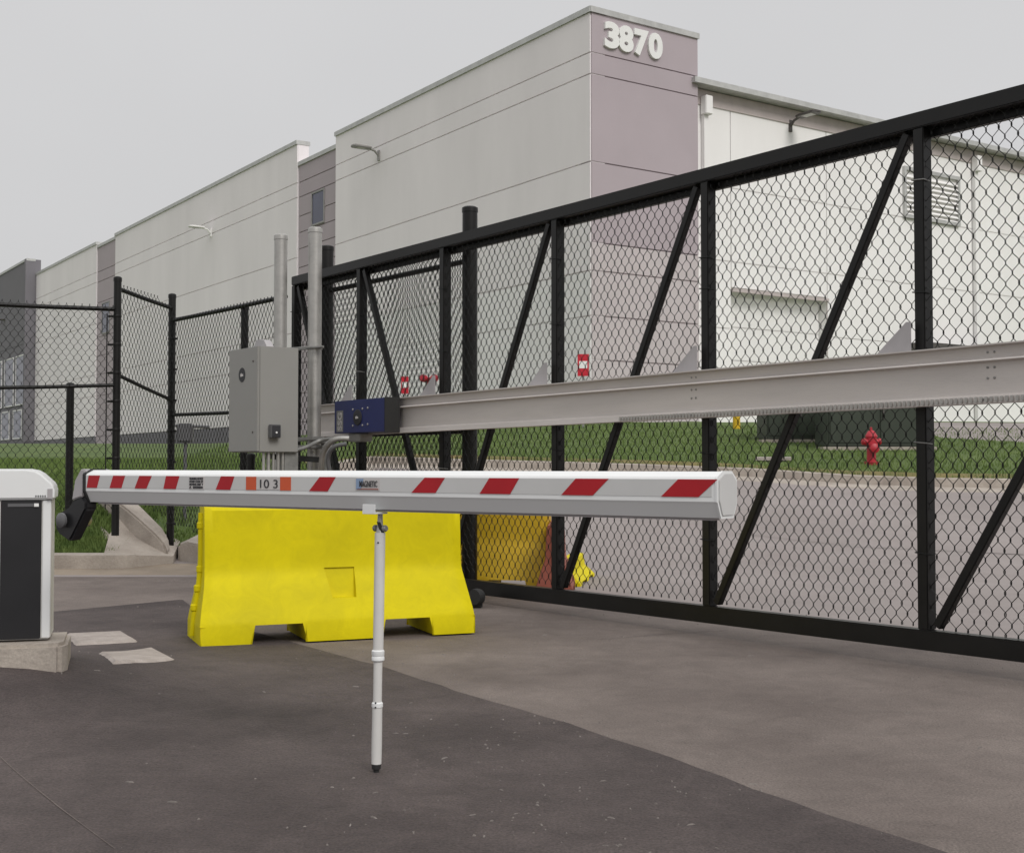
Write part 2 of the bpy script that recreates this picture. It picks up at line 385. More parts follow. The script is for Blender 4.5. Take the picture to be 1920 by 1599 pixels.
# ---- left kerb, ramped kerb and retaining wall
def loft(name, secs, m, label, cat, bevel=.012):
    "secs: list of 4-point sections"
    mb = MB(); n = len(secs[0]); mb.grid([s + [s[0]] for s in secs]); mb.f.append(tuple(range(n))); k = (len(secs) - 1) * (n + 1); mb.f.append(tuple(k + i for i in range(n)))
    loc = secs[0][0]; me = obj(name, mb, m, loc=loc); bm = bmesh.new(); bm.from_mesh(me.data); bmesh.ops.remove_doubles(bm, verts=bm.verts, dist=.0001); bmesh.ops.recalc_face_normals(bm, faces=bm.faces)
    es = [e for e in bm.edges if len(e.link_faces) == 2 and e.calc_face_angle(0) > .6]
    bmesh.ops.bevel(bm, geom=es, offset=bevel, segments=2, affect='EDGES', clamp_overlap=True); bm.to_mesh(me.data); bm.free()
    return tag(me, label, cat)
mb = MB(); top_ = [(-4.02, 12.42, .13), (-3.7, 12.5, .125), (-3.42, 12.75, .10), (-3.5, 13.3, .22), (-4.15, 13.4, .50), (-4.12, 12.9, .30)]
mb.add(top_ + [(x, y, -.1) for x, y, z in top_], [tuple(range(6))] + [(i, i + 6, (i + 1) % 6 + 6, (i + 1) % 6) for i in range(6)])
tag(obj('concrete_slope', mb, 'concrete'), kind='structure')
def sec(u0, vb, vt, u1, vt1, Y, dY):
    "face from bottom vb to top vt at pixel column u0, top back edge at u1"
    a = at(u0, vb, Y); b = at(u0, vt, Y); b.x = a.x; c = Vector((at(u1, vt1, Y + dY))); d = Vector((c.x, c.y, a.z - .1)); a.z -= .12; return [tuple(a), tuple(b), tuple(c), tuple(d)]
kb = [(-8.0, 12.35), (-4.6, 12.33), (-3.95, 12.32), (-3.78, 12.4), (-3.70, 12.52)]
g = []
for i, (x, y) in enumerate(kb):
    g.append([(x, y, -.05), (x, y, .135 if i < 3 else .13), (x - .05 * i / 4, y + .2, .15), (x - .05 * i / 4, y + .2, -.05)])
loft('low_kerb', g, 'concrete', 'straight low concrete kerb in front of the left grass bank', 'kerb')
loft('ramped_kerb', [sec(250, 1066, 1044, 214, 1040, 12.45, .2), sec(222, 1030, 1015, 193, 1008, 12.8, .2), sec(190, 1000, 984, 160, 976, 13.2, .2), sec(150, 965, 948, 118, 940, 13.7, .2), sec(125, 945, 926, 100, 918, 14.0, .2)],
     'concrete', 'narrow sloping concrete strip climbing the left grass bank', 'kerb')
loft('retaining_wall', [sec(314, 1062, 1034, 318, 1024, 12.75, .16), sec(306, 1064, 1018, 316, 1008, 12.78, .22), sec(290, 1062, 1001, 306, 990, 12.85, .26), sec(262, 1060, 976, 284, 968, 13.0, .28), sec(240, 1045, 957, 268, 952, 13.15, .3), sec(215, 1020, 938, 248, 934, 13.35, .3), sec(180, 985, 915, 214, 911, 13.6, .3), sec(155, 960, 905, 180, 900, 13.8, .3)],
     'concrete', 'low concrete retaining wall with sloping rounded top beside the black fence post', 'wall', .02)
loft('concrete_footing', [sec(334, 1052, 1022, 336, 1018, 12.9, .3), sec(352, 1056, 1016, 350, 1012, 12.85, .3), sec(372, 1060, 1020, 368, 1014, 12.8, .35), sec(400, 1062, 1026, 396, 1020, 12.75, .35), sec(430, 1068, 1036, 424, 1028, 12.7, .3)],
     'concrete', 'rough concrete footing between the fence post and the yellow barrier', 'footing', .02)

# ------------------------------------------------------------------ warehouse
C0 = Vector((2.147, 34.0, 0)); DL = Vector((-.56, .8285, 0)); DR = Vector((.8285, .56, 0)); NL = -DR; NR = -DL
def tL(u, v=600): return hit(u, v, C0, DL)[0]
def tR(u, v=600): return hit(u, v, C0, DR)[0]
Bw = thing('warehouse', (C0.x, C0.y, 1.7), 'long pale concrete warehouse with white street number on its tower corner', 'warehouse')
def panels(P0, D, N, t0, t1, rows, m, setback=0, gap=.035, th=.22, cols=None, first=True):
    cols = cols or [t0, t1]
    for a, b in zip(cols, cols[1:]):
        for z0, z1 in zip(rows, rows[1:]):
            mb = MB(); o = P0 + D * (a + gap / 2) - N * (setback + th); o.z = z0 + gap / 2
            mb.para(o, D * (b - a - gap), N * th, (0, 0, z1 - z0 - gap)); obj('wall_panel', mb, m, Bw)
    mb = MB(); o = P0 + D * t0 - N * (setback + .5); o.z = rows[0]
    mb.para(o + D * .004, D * (t1 - t0 - .008), N * (.5 - .045), (0, 0, rows[-1] - rows[0] - .01)); obj('wall_core', mb, m, Bw)
def coping(P0, D, N, t0, t1, z, setback=0):
    mb = MB(); o = P0 + D * (t0 - .02) - N * (setback + .55); o.z = z - .12; mb.para(o, D * (t1 - t0 + .04), N * .60, (0, 0, .16)); obj('coping', mb, 'trim', Bw)
J = [1.5, 2.75, 5.1, 6.33, 9.31, 11.72, 12.31]
tA = tL(629, 300); tB = tL(557.5, 300); tC = tL(216, 470); tD = tL(181, 480); tE = tL(68, 520); tF = tE + 40
panels(C0, DL, NL, .02, tA, J[3:] + [13.5], 'wall', cols=[.02, tA]); panels(C0, DL, NL, .02, tA, J[:4], 'wall_bright'); coping(C0, DL, NL, 0, tA, 13.53)
panels(C0, DL, NL, tA, tB, [1.5, 2.75, 3.9, 5.1, 5.8, 6.6, 7.4, 8.15, 8.9, 9.65, 10.3, 10.95, 11.72, 12.31, 13.05], 'accent', .07); coping(C0, DL, NL, tA, tB, 13.1, .07)
panels(C0, DL, NL, tB, tC, J[1:] + [13.92], 'wall'); coping(C0, DL, NL, tB, tC, 13.98)
panels(C0, DL, NL, tC, tD, [1.5, 2.75, 5.1, 6.33, 7.4, 8.5, 9.31, 10.5, 11.72, 12.31, 13.8], 'accent', .07); coping(C0, DL, NL, tC, tD, 13.85, .07)
panels(C0, DL, NL, tD, tE, J[1:] + [14.0], 'wall'); coping(C0, DL, NL, tD, tE, 14.06)
panels(C0, DL, NL, tE, tF, [2.6, 5.1, 9.31, 14.9], 'darkwall', -.6); coping(C0, DL, NL, tE, tF, 15.0, -.6)
mb = MB(); o = C0 + DL * tE - NL * .3; o.z = 1.0; mb.para(o, DL * .3, NL * 1.0, (0, 0, 14)); obj('wall_fin', mb, 'darkwall', Bw)
for a, b, sb in ((tB, tC, 0), (tD, tE, 0), (tE, tF, -.6)):
    mb = MB(); o = C0 + DL * a - NL * (sb + .3); o.z = .9; mb.para(o, DL * (b - a), NL * .31, (0, 0, 2.75 - .9 - .02)); obj('base_band', mb, 'darkwall', Bw)
def window(P0, D, N, ta, tb, z0, z1, sb, fm='fixture'):
    mb = MB()
    o = P0 + D * ta + N * (-sb + .0); 
    for (x0, x1, q0, q1) in ((ta, tb, z0, z0 + .07), (ta, tb, z1 - .07, z1), (ta, ta + .06, z0 + .07, z1 - .07), (tb - .06, tb, z0 + .07, z1 - .07)):
        o = P0 + D * x0 - N * (sb + .05); o.z = q0; mb.para(o, D * (x1 - x0), N * .09, (0, 0, q1 - q0))
    f = obj('window_frame', mb, fm, Bw)
    mb = MB(); o = P0 + D * (ta + .06) - N * (sb + .04); o.z = z0 + .07; mb.para(o, D * (tb - ta - .12), N * .05, (0, 0, z1 - z0 - .14)); obj('window_pane', mb, 'glass', f)
window(C0, DL, NL, tL(606, 380), tL(582, 380), 10.35, 11.68, .07)
window(C0, DL, NL, tL(204, 540), tL(190, 540), 8.6, 10.4, .07)
for u0, u1, z0, z1 in ((46, 30, 5.2, 8.6), (26, 9, 5.2, 8.6), (4, -14, 5.2, 8.6), (42, 26, 2.9, 4.9), (19, 4, 2.9, 4.9), (-4, -20, 2.9, 4.9)):
    P6 = C0 + NL * .6; a = hit(u0, 700, P6, DL)[0]; b = hit(u1, 700, P6, DL)[0]; window(P6, DL, NL, a, b, z0, z1, 0, 'white_wall')
# tower side with the number
tT = tR(1309, 150)
panels(C0, DR, NR, .02, tT, [9.31, 11.72, 12.31, 13.5], 'accent'); panels(C0, DR, NR, .02, tT, [7.1, 9.31], 'accent'); panels(C0, DR, NR, .02, tT, [1.5, 2.75, 3.9, 5.1, 6.33, 7.1], 'mauve_bright'); coping(C0, DR, NR, 0, tT, 13.53)
mb = MB(); o = C0 + DR * tT - NR * 4.0; o.z = 11; mb.para(o, -DR * .3, NR * 3.9, (0, 0, 2.5)); obj('tower_return', mb, 'wall', Bw)
for ch, u in zip('3870', (1129, 1159, 1186, 1208)):
    pass
ta, tb = tR(1130, 60), tR(1241, 80); step = (tb - ta) / 4
for i, ch in enumerate('3870'):
    o = C0 + DR * (ta + step * i + .0) + NR * .035; o.z = 12.56
    text('numeral', ch, .93, o, DR, (0, 0, 1), 'numeral', Bw, ext=.04, offset=.045, width=step * .98)
# wing
WS = .3; PW = C0 - NR * WS
c1, c2, c3 = hit(1371, 545, PW, DR)[0], hit(1551, 552, PW, DR)[0], hit(1823, 500, PW, DR)[0]; cE = 34
rowsW = [1.2, 3.9, 5.1, 7.1, 9.31, 11.75]
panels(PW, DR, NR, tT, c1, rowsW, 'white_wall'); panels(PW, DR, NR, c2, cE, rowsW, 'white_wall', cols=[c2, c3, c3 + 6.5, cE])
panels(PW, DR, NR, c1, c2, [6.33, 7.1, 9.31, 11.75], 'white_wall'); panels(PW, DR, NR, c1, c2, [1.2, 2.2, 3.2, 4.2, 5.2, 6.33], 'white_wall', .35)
mb = MB(); o = PW + DR * c1 + NR * .0; o.z = 6.2; mb.para(o, DR * (c2 - c1), NR * .08, (0, 0, .1)); obj('door_lintel', mb, 'fascia', Bw)
for a, b in ((c1 - .35, .35), (c2, .35)):
    mb = MB(); o = PW + DR * a - NR * .35; o.z = 1.2; mb.para(o + DR * .01, DR * .02, NR * .33, (0, 0, 5.1)); obj('door_jamb', mb, 'fascia', Bw)
mb = MB(); o = PW + DR * (tT - .02) - NR * .3; o.z = 11.62; mb.para(o, DR * (cE - tT), NR * .335, (0, 0, .45)); obj('fascia', mb, 'fascia', Bw)
mb = MB(); o = PW + DR * (tT - .25) - NR * .3; o.z = 12.09; mb.para(o, DR * (cE - tT), NR * .75, (0, 0, .16)); obj('eave', mb, 'trim', Bw)
mb = MB(); o = PW + DR * tT - NR * 14; o.z = 12.0; mb.para(o, DR * (cE - tT), NR * 13.7, (0, 0, .12)); obj('roof', mb, 'trim', Bw)
mb = MB(); o = C0 + DL * .6 + DR * .6; o.z = 12.9; mb.para(o, DR * 2.7, DL * 60, (0, 0, .12)); obj('roof', mb, 'trim', Bw)
for u in (1318, 1823):
    t = hit(u, 200, PW, DR)[0]; mb = MB(); o = PW + DR * (t - .14) + NR * .04; o.z = 11.3; mb.para(o, DR * .28, NR * .25, (0, 0, .55)); h = obj('downspout', mb, 'white_wall', Bw, bevel=.02)
    mb = MB(); o = PW + DR * (t - .09) + NR * .02; o.z = 1.6; mb.para(o, DR * .16, NR * .13, (0, 0, 9.69)); obj('downspout_pipe', mb, 'white_wall', h)
# louvre
l0, l1 = hit(1692, 350, PW, DR)[0], hit(1796, 350, PW, DR)[0]
mb = MB()
for (x0, x1, q0, q1) in ((l0, l1, 9.3, 9.42), (l0, l1, 10.9, 11.02), (l0, l0 + .1, 9.42, 10.9), (l1 - .1, l1, 9.42, 10.9)):
    o = PW + DR * x0 + NR * .001; o.z = q0; mb.para(o, DR * (x1 - x0), NR * .1, (0, 0, q1 - q0))
lv = obj('vent_louvre', mb, 'trim', Bw)
for k in range(9):
    o = PW + DR * (l0 + .1) + NR * .02; o.z = 9.45 + k * .16; mb = MB(); mb.para(o, DR * (l1 - l0 - .2), NR * .07 + Vector((0, 0, -.07)), (0, 0, .03)); obj('slat', mb, 'white_wall', lv)
# canopy over a door
q0, q1 = hit(1690, 640, PW, DR)[0], hit(1838, 640, PW, DR)[0]
mb = MB(); o = PW + DR * q0 + NR * .01; o.z = 4.85; mb.para(o, DR * (q1 - q0), NR * .9, (0, 0, .22)); obj('door_canopy', mb, 'bronze', Bw)
# wall lamps
def lamp(P0, D, N, u, v, ln, m, label, mirror=1):
    t, z = hit(u, v, P0, D); p = P0 + D * t; p = Vector((p.x, p.y, z)); th = thing('wall_lamp', p, label, 'wall lamp', 'lamps on the warehouse walls')
    mb = MB(); mb.para(p - D * .06 - Vector((0, 0, .18)), D * .12, N * .05, (0, 0, .36)); obj('wall_bracket', mb, m, th)
    mb = MB(); mb.tube([p + N * .04, p + N * .18 + Vector((0, 0, .14)), p + N * .42 + Vector((0, 0, .2))], .04, 8); obj('lamp_arm', mb, m, th, smooth=True)
    mb = MB(); hp = p + N * .35 + Vector((0, 0, .17)); mb.prism([hp - D * .14, hp + D * .14, hp + D * .2 + N * .2, hp + D * .19 + N * (ln - .4), hp + D * .1 + N * (ln - .33), hp - D * .1 + N * (ln - .33), hp - D * .19 + N * (ln - .4), hp - D * .2 + N * .2], (0, 0, .07))
    obj('lamp_head', mb, m, th, bevel=.015)
    mb = MB(); lp = hp + N * .22 - D * .12 - Vector((0, 0, .008)); mb.para(lp, D * .24, N * (ln - .75), (0, 0, .012)); obj('lens', mb, 'sticker', th)
lamp(C0, DL, NL, 711, 292, 1.05, 'fixture', 'grey wall lamp high on the big wall near the window strip')
lamp(C0, DL, NL, 396, 437, 1.05, 'white_wall', 'small pale wall lamp on the far left wall above the fence')
lamp(PW, DR, NR, 1481, 237, 1.15, 'bronze', 'dark bronze wall lamp on the wing right of the number tower')
lamp(C0, DL, NL, 25, 606, 1.0, 'bronze', 'dark wall lamp behind the fence at the left edge')
# fire connection and signs on the wall behind the gate
def sign_red(u0, v0, u1, v1, label):
    Y = 31.5 if u0 > 1000 else 30
    a = at(u0, v1, Y); b = at(u1, v0, Y); wd = b.x - a.x; h = b.z - a.z; cx = (a.x + b.x) / 2; g = ZG(cx, Y); th = thing('red_sign', (cx, Y, g), label, 'sign')
    mb = MB(); mb.box(a.x, b.x, Y - .01, Y + .01, a.z, b.z); s = obj('sign_board', mb, 'signred', th)
    mb = MB(); mb.box(a.x + wd * .14, b.x - wd * .14, Y - .014, Y - .011, a.z + h * .35, b.z - h * .32); obj('white_panel', mb, 'numeral', s)
    mb = MB(); mb.box(cx - .025, cx + .025, Y + .012, Y + .05, g - .3, b.z - .02); obj('sign_post', mb, 'galvd', th)
sign_red(1083, 664, 1104, 705, 'red sign with white middle seen through the gate left of the sloping brace')
sign_red(752, 706, 766, 738, 'red and white sign seen through the mesh between the left gate posts')
p = at(805, 712, 30); th = thing('fire_department_inlet', (p.x, 30, ZG(p.x, 30)), 'small red fire hose inlet on a pipe behind the left half of the gate', 'hose inlet')
mb = MB(); mb.tube([(p.x, 30, ZG(p.x, 30) - .2), (p.x, 30, p.z)], .06, 8); obj('riser_pipe', mb, 'hydrant', th, smooth=True)
for sgn in (-1, 1):
    mb = MB(); mb.lathe((p.x, 30, p.z), [(.06, 0), (.06, .15), (.09, .16), (.09, .26), (.03, .28)], 10, (sgn * .6, -.8, .1)); obj('inlet', mb, 'hydrant', th, smooth=True)

# ------------------------------------------------------------------ yard: transformers, hydrant, bollard
def transformer(u0, u1, Y, label, h):
    a = at(u0, 850, Y); b = at(u1, 850, Y); g = min(ZG(a.x, Y), ZG(b.x, Y)); cx = (a.x + b.x) / 2; wd = b.x - a.x; th = thing('transformer_cabinet', (cx, Y, g), label, 'transformer', 'green transformer cabinets on the lawn')
    mb = MB(); mb.box(a.x - .12, b.x + .12, Y - .1, Y + 1.3, g - .4, g + .06); obj('pad', mb, 'concrete', th)
    mb = MB(); mb.box(a.x, b.x, Y, Y + 1.1, g + .06, g + h); obj('cabinet', mb, 'transformer', th, bevel=.02)
    mb = MB(); mb.box(a.x - .03, b.x + .03, Y - .05, Y + 1.15, g + h + .001, g + h + .07); obj('lid', mb, 'transformer', th, bevel=.02)
    for k in range(2):
        mb = MB(); mb.box(a.x + .04 + k * wd / 2, a.x + wd / 2 - .01 + k * (wd / 2 - .03), Y - .022, Y - .002, g + .14, g + h - .06); d = obj('door', mb, 'transformer', th, bevel=.006)
        if k: mb = MB(); mb.box(a.x + wd / 2 + .08, a.x + wd / 2 + .11, Y - .05, Y - .024, g + h * .45, g + h * .6); obj('handle', mb, 'bronze', d)
transformer(1553, 1742, 24.9, 'large dark green transformer cabinet right behind the red hydrant', 1.35)
transformer(1438, 1549, 26.8, 'smaller green transformer cabinet left of the large one', 1.2)
hx, hy = at(1634, 867, 21.9).x, 21.9; hz = ZG(hx, hy); S = .66
th = thing('fire_hydrant', (hx, hy, hz), 'red fire hydrant on the lawn seen through the gate mesh', 'fire hydrant')
def lt(prof, nm, c=(0, 0, 0), ax=(0, 0, 1), m='hydrant', n=16, par=None):
    mb = MB(); mb.lathe((hx + c[0] * S, hy + c[1] * S, hz + c[2] * S), [(r * S, z * S) for r, z in prof], n, ax); return obj(nm, mb, m, par or th, smooth=True)
lt([(.17, -.2), (.17, .04), (.19, .04), (.19, .07), (.12, .08), (.115, .48), (.17, .5), (.17, .55), (.13, .56)], 'barrel')
bn = lt([(.135, .56), (.14, .7), (.16, .72), (.16, .75), (.13, .8), (.09, .87), (.04, .90)], 'bonnet')
lt([(.035, .9), (.035, .97), (.02, .98)], 'operating_nut', par=bn, n=5)
for ax in ((-1, -.2, 0), (1, .2, 0)):
    lt([(.07, .08), (.07, .19), (.09, .19), (.09, .25), (.03, .28)], 'nozzle_cap', (0, 0, .6), ax)
lt([(.10, .08), (.10, .17), (.125, .17), (.125, .25), (.04, .29)], 'pumper_cap', (0, 0, .42), (.1, -1, 0))
bx = at(1381, 795, 31); th = thing('bollard', (bx.x, 31, ZG(bx.x, 31)), 'short yellow bollard against the white wall left of the transformers', 'bollard')
mb = MB(); g = ZG(bx.x, 31); mb.lathe((bx.x, 31, g), [(.09, -.2), (.09, .85), (.07, .93), (.02, .96)], 14); obj('bollard_post', mb, 'yellow2', th, smooth=True)
a = at(1412, 856, 22.6); b = at(1488, 852, 22.6); mb = MB(); g = ZG(a.x, 22.6); mb.prism([(a.x, 22.4, g), (b.x - .1, 22.35, g + .0), (b.x, 22.8, g + .02), (a.x + .1, 22.85, g + .02)], (0, 0, .05))
tag(obj('utility_cover', mb, 'pad', loc=(a.x, 22.4, g)), 'flat pale concrete utility cover in the lawn before the smaller transformer', 'utility cover')

# ------------------------------------------------------------------ sliding gate
GP = Vector((2.06, 6.31, 0)); GD = Vector((-.6134, .7898, 0)); GN = Vector((-.7898, -.6134, 0)); GS = -.0062
def sG(u, v, off=0): return hit(u, v, GP + GN * off, GD)[0]
def G(s, off, z): p = GP + GD * s + GN * off; return Vector((p.x, p.y, z + GS * s))
GDs = GD + Vector((0, 0, GS))
gate = thing('sliding_gate', G(0, 0, .07), 'black steel cantilever sliding gate of chain link with an aluminium drive beam', 'gate')
ZT, ZB = 2.79, .085
S0, S1 = -3.3, sG(546, 560)
mb = MB(); mb.para(G(S0, -.13, ZT - .074), GDs * (S1 - S0), GN * .13, (0, 0, .080)); obj('top_rail', mb, 'black', gate, bevel=.005)
mb = MB(); mb.para(G(S0, -.12, ZT - .116), GDs * (S1 - S0), GN * .04, (0, 0, .040)); obj('lower_top_rail', mb, 'black', gate, bevel=.005)
mb = MB(); mb.para(G(S0, -.075, ZB), GDs * (S1 - S0), GN * .075, (0, 0, .10)); obj('bottom_rail', mb, 'black', gate, bevel=.006)
pu = [(1724, 700), (1320, 700), (1037, 700), (826, 650), (670, 620), (548, 620)]
ps = [-1.62] + [sG(u, v) for u, v in pu]
def post(s, wd=.060):
    mb = MB(); mb.para(G(s - wd / 2, -.080, ZB + .101), GDs * wd, GN * .074, (0, 0, ZT - ZB - .178)); o = obj('gate_post', mb, 'black', gate, bevel=.004)
    for z in (.6, 1.05, 1.95, 2.35):
        zz = z + random.uniform(-.12, .12); mb = MB(); a = s - wd / 2 - .006; b = s + wd / 2 + .006
        mb.tube([G(a, -.05, zz), G(a, -.001, zz + .004), G(b, -.001, zz + .01), G(b, -.05, zz + .012)], .0035, 5); obj('tie_wire', mb, 'galvd' if random.random() < .4 else 'wire', o)
for s in ps: post(s)
def brace(sa, za, sb, zb):
    mb = MB(); mb.bar(G(sa, -.035, za), G(sb, -.035, zb), .045, .045, up=GN); obj('diagonal_brace', mb, 'black', gate, bevel=.004)
zt, zb_ = ZT - .09, ZB + .12
brace(ps[1] + .075, zt, ps[2] - .07, zb_); brace(ps[2] + .075, zt, ps[3] - .07, zb_); brace(ps[3] + .07, zt, ps[4] - .07, zb_)
brace(ps[0] + .075, zt, ps[1] - .07, zb_); brace(ps[5] - .07, zt, ps[4] + .07, zb_); brace(ps[6] - .07, zt, ps[5] + .07, zb_)
ends = [S0] + ps
for a, b in zip(ends, ends[1:]):
    p = GP + GD * a + GN * -.030
    chain('chain_link_mesh', gate, p, GD, b - a - .0, lambda s, a=a: ZB + .1 + GS * (a + s) , lambda s, a=a: ZT - .055 + GS * (a + s), GN)
# drive beam: C-shaped aluminium track
BZ0, BZ1 = 1.295, 1.575; off = .0; sb1 = sG(596, 760, .1)
pr = [(.004, 1.0), (.118, 1.0), (.118, .975), (.09, .962), (.085, .77), (.115, .745), (.12, .72), (.10, .70), (.088, .69), (.088, .16), (.10, .14), (.125, .12), (.13, .0), (.05, .0), (.05, .9), (.004, .9)]
mb = MB(); mb.prism([G(S0, o, BZ0 + (BZ1 - BZ0) * z) for o, z in pr], GDs * (sb1 - S0)); beam = obj('drive_beam', mb, 'alu', gate)
mb = MB()
sx = -1.2
while sx < sG(1165, 780, .13):
    mb.para(G(sx, .131, BZ0 + .006), GDs * .013, GN * .008, (0, 0, .024)); sx += .0262
tag(obj('rack_teeth', mb, 'galv', beam, fix=False), kind='stuff')
for su in (1862, 1302):
    s = sG(su, 690, .1)
    for dz, of in ((.262, .118), (.17, .088), (.12, .088), (.02, .13)):
        for ds in (0, .035):
            mb = MB(); mb.lathe(G(s + ds, (.0875 if of == .088 else .0855 if dz > .2 else .1295), BZ0 + dz - (.02 if dz > .2 else 0)), [(.006, 0), (.006, .004), (.003, .006)], 8, GN); obj('rivet', mb, 'galvd', beam)
for i, s in enumerate(ps[1:6]):
    hgt = .155; wd = .19
    mb = MB(); mb.prism([G(s + .02 + .005, .03, BZ1 + .001), G(s + .03 + wd, .03, BZ1 + .001), G(s + .03 + wd, .03, BZ1 + .012), G(s + .05, .03, BZ1 + hgt), G(s + .025, .03, BZ1 + hgt)], GN * .008); obj('gusset', mb, 'lgrey', gate)
# hidden lower guide at the far end, roller truck
w0 = at(888, 1142, 8.9)
th = thing('guide_roller', (w0.x, w0.y, Z(w0.x, w0.y)), 'black guide roller on the ground at the bottom of the gate behind the barrier', 'roller')
p = w0; mb = MB(); mb.box(p.x - .14, p.x + .06, 8.95, 9.1, 0, .10); obj('roller_bracket', mb, 'rubber', th, bevel=.01)
mb = MB(); mb.lathe((p.x + .02, 8.95, .08), [(.055, -.03), (.06, 0), (.055, .03)], 16, (-.6, -.8, 0)); obj('roller_wheel', mb, 'rubber', th, smooth=True)

# ------------------------------------------------------------------ posts
def round_post(name, x, y, r, top, label, m, cat='post', group=None, base=None, cap='galvd', cm=None):
    z0 = Z(x, y) if base is None else base; th = thing(name, (x, y, z0), label, cat, group)
    mb = MB(); mb.tube([(x, y, z0 - .1), (x, y, top - .03)], r, 20); obj('post_tube', mb, m, th, smooth=True)
    mb = MB(); mb.lathe((x, y, top - .045), [(r + .004, 0), (r + .004, .02), (r + .003, .035), (r * .8, .045), (r * .3, .05)], 20); obj('post_cap', mb, cm or m, th, smooth=True)
    return th
def uv(u, v, Y): p = at(u, v, Y); return p
p = uv(590, 640, 10.55); PF = p.copy(); topF = at(590, 427, 10.55).z
frontpost = round_post('steel_post', p.x, p.y, .058, topF, 'taller galvanised steel post in front of the gate beside the blue motor box', 'galv', group='silver posts')
p = uv(526, 560, 10.6); PR = p.copy(); topR = at(526, 440, 10.6).z
round_post('steel_post', p.x, p.y, .055, topR, 'galvanised steel post rising behind the grey control cabinet', 'galv', group='silver posts', cm='galv')
p = uv(881, 560, 9.85); PB = p.copy(); round_post('black_post', p.x, p.y, .060, at(881, 388, 9.85).z, 'thick black round post behind the middle of the gate, poking above the top rail', 'black', group='black gate posts')
p = uv(613, 560, 11.45); PB2 = p.copy(); round_post('black_post', p.x, p.y, .060, at(613, 461, 11.45).z, 'thick black round post just right of the taller silver post', 'black', group='black gate posts')
# fence panel between the two black posts
d = Vector((PB2.x - PB.x, PB2.y - PB.y, 0)); Ld = d.length; d /= Ld; n = Vector((d.y, -d.x, 0)); n = n if n.y < 0 else -n
th = thing('support_fence', (PB.x, PB.y, 0), 'chain link panel with pipe rails between the two thick black posts behind the gate', 'fence')
for nm, za, zb2 in (('top_pipe', 2.62, 2.60), ('upper_pipe', 2.73, 2.71), ('bottom_pipe', .18, .18), ('middle_pipe', 1.28, 1.28)):
    mb = MB(); mb.tube([(PB.x + d.x * .06, PB.y + d.y * .06, za), (PB2.x - d.x * .06, PB2.y - d.y * .06, zb2)], .022, 10); obj('pipe_rail', mb, 'black', th, smooth=True)
chain('chain_link_mesh', th, (PB.x + n.x * .05, PB.y + n.y * .05), d, Ld, lambda s: .1, lambda s: 2.76, n)

# left fence
def fence(name, A, B, zt, zmid, zb0, label, top=True, extra=.05, parent=None, w=.070, r=.0026):
    A, B = Vector(A), Vector(B); d = B - A; Lh = Vector((d.x, d.y, 0)).length; D = Vector((d.x, d.y, 0)) / Lh; n = Vector((D.y, -D.x, 0)); n = n if n.y < 0 else -n
    th = parent or thing(name, (A.x, A.y, zb0[0]), label, 'fence', 'black chain link fence sections')
    for za, zb2, rr in [(zt[0], zt[1], .021)] + [(a, b, .018) for a, b in zmid]:
        mb = MB(); mb.tube([(A.x, A.y, za), ((A.x + B.x) / 2, (A.y + B.y) / 2, (za + zb2) / 2 - .004), (B.x, B.y, zb2)], rr, 10); obj('rail', mb, 'black', th, smooth=True)
    chain('chain_link_mesh', th, (A.x + n.x * .03, A.y + n.y * .03), D, Lh, lambda s: zb0[0] + (zb0[1] - zb0[0]) * s / Lh, lambda s: zt[0] + (zt[1] - zt[0]) * s / Lh + extra, n, w=w, r=r)
    return th
def fpost(u, v, Y, vt, label, r=.036, base=None):
    p = at(u, v, Y); return round_post('fence_post', p.x, p.y, r, at(u, vt, Y).z, label, 'black', group='black fence posts', base=base), p
_, P1 = fpost(219, 700, 11.95, 519, 'tall black fence post at the left corner, highest of the left fence', base=.45)
_, P2 = fpost(321, 800, 13.1, 551, 'tall black fence post standing by the end of the concrete wall', r=.038)
_, P3 = fpost(459, 600, 11.85, 572, 'black fence post rising behind the grey cabinet')
_, P4 = fpost(131, 800, 12.2, 718, 'short black fence post with cap in front of the left corner', r=.037, base=.6)
_, P5 = fpost(470, 950, 11.4, 850, 'low black post below the grey cabinet behind the barrier arm')
EL = at(-60, 600, 11.4)
f1 = fence('fence', (EL.x, EL.y, 0), (P1.x, P1.y, 0), (at(0, 571, 11.5).z, at(215, 580, 11.95).z), [(at(0, 729, 11.5).z, at(215, 722, 11.95).z)], (.6, .6), 'chain link fence section at the far left edge ending at the tall corner post')
f2 = fence('fence', (P1.x, P1.y, 0), (P2.x, P2.y, 0), (at(225, 541, 11.95).z, at(318, 578, 13.1).z), [(at(225, 702, 11.95).z, at(314, 750, 13.1).z)], (.76, .42), 'narrow steep-angled chain link section between the two tallest left posts', extra=.06)
PE = at(536, 560, 11.1)
f3 = fence('fence', (P2.x, P2.y, 0), (PE.x, PE.y, 0), (at(327, 601, 13.1).z, at(536, 556, 11.1).z), [(at(327, 778, 13.1).z, at(536, 768, 11.1).z)], (.42, .15), 'chain link section running from the wall-end post to behind the grey cabinet')
mb = MB(); a = Vector((P1.x, P1.y, 0)); 
for k in range(7):
    z = .8 + k * .27; mb = MB(); mb.lathe((P1.x, P1.y, z), [(.039, 0), (.041, .004), (.041, .02), (.039, .024)], 12); mb.box(P1.x - .085, P1.x - .03, P1.y - .012, P1.y + .002, z, z + .02); obj('tension_band', mb, 'black', f1)
mb = MB(); mb.box(P1.x - .092, P1.x - .082, P1.y - .035, P1.y - .028, .6, 2.45); obj('tension_bar', mb, 'black', f1)
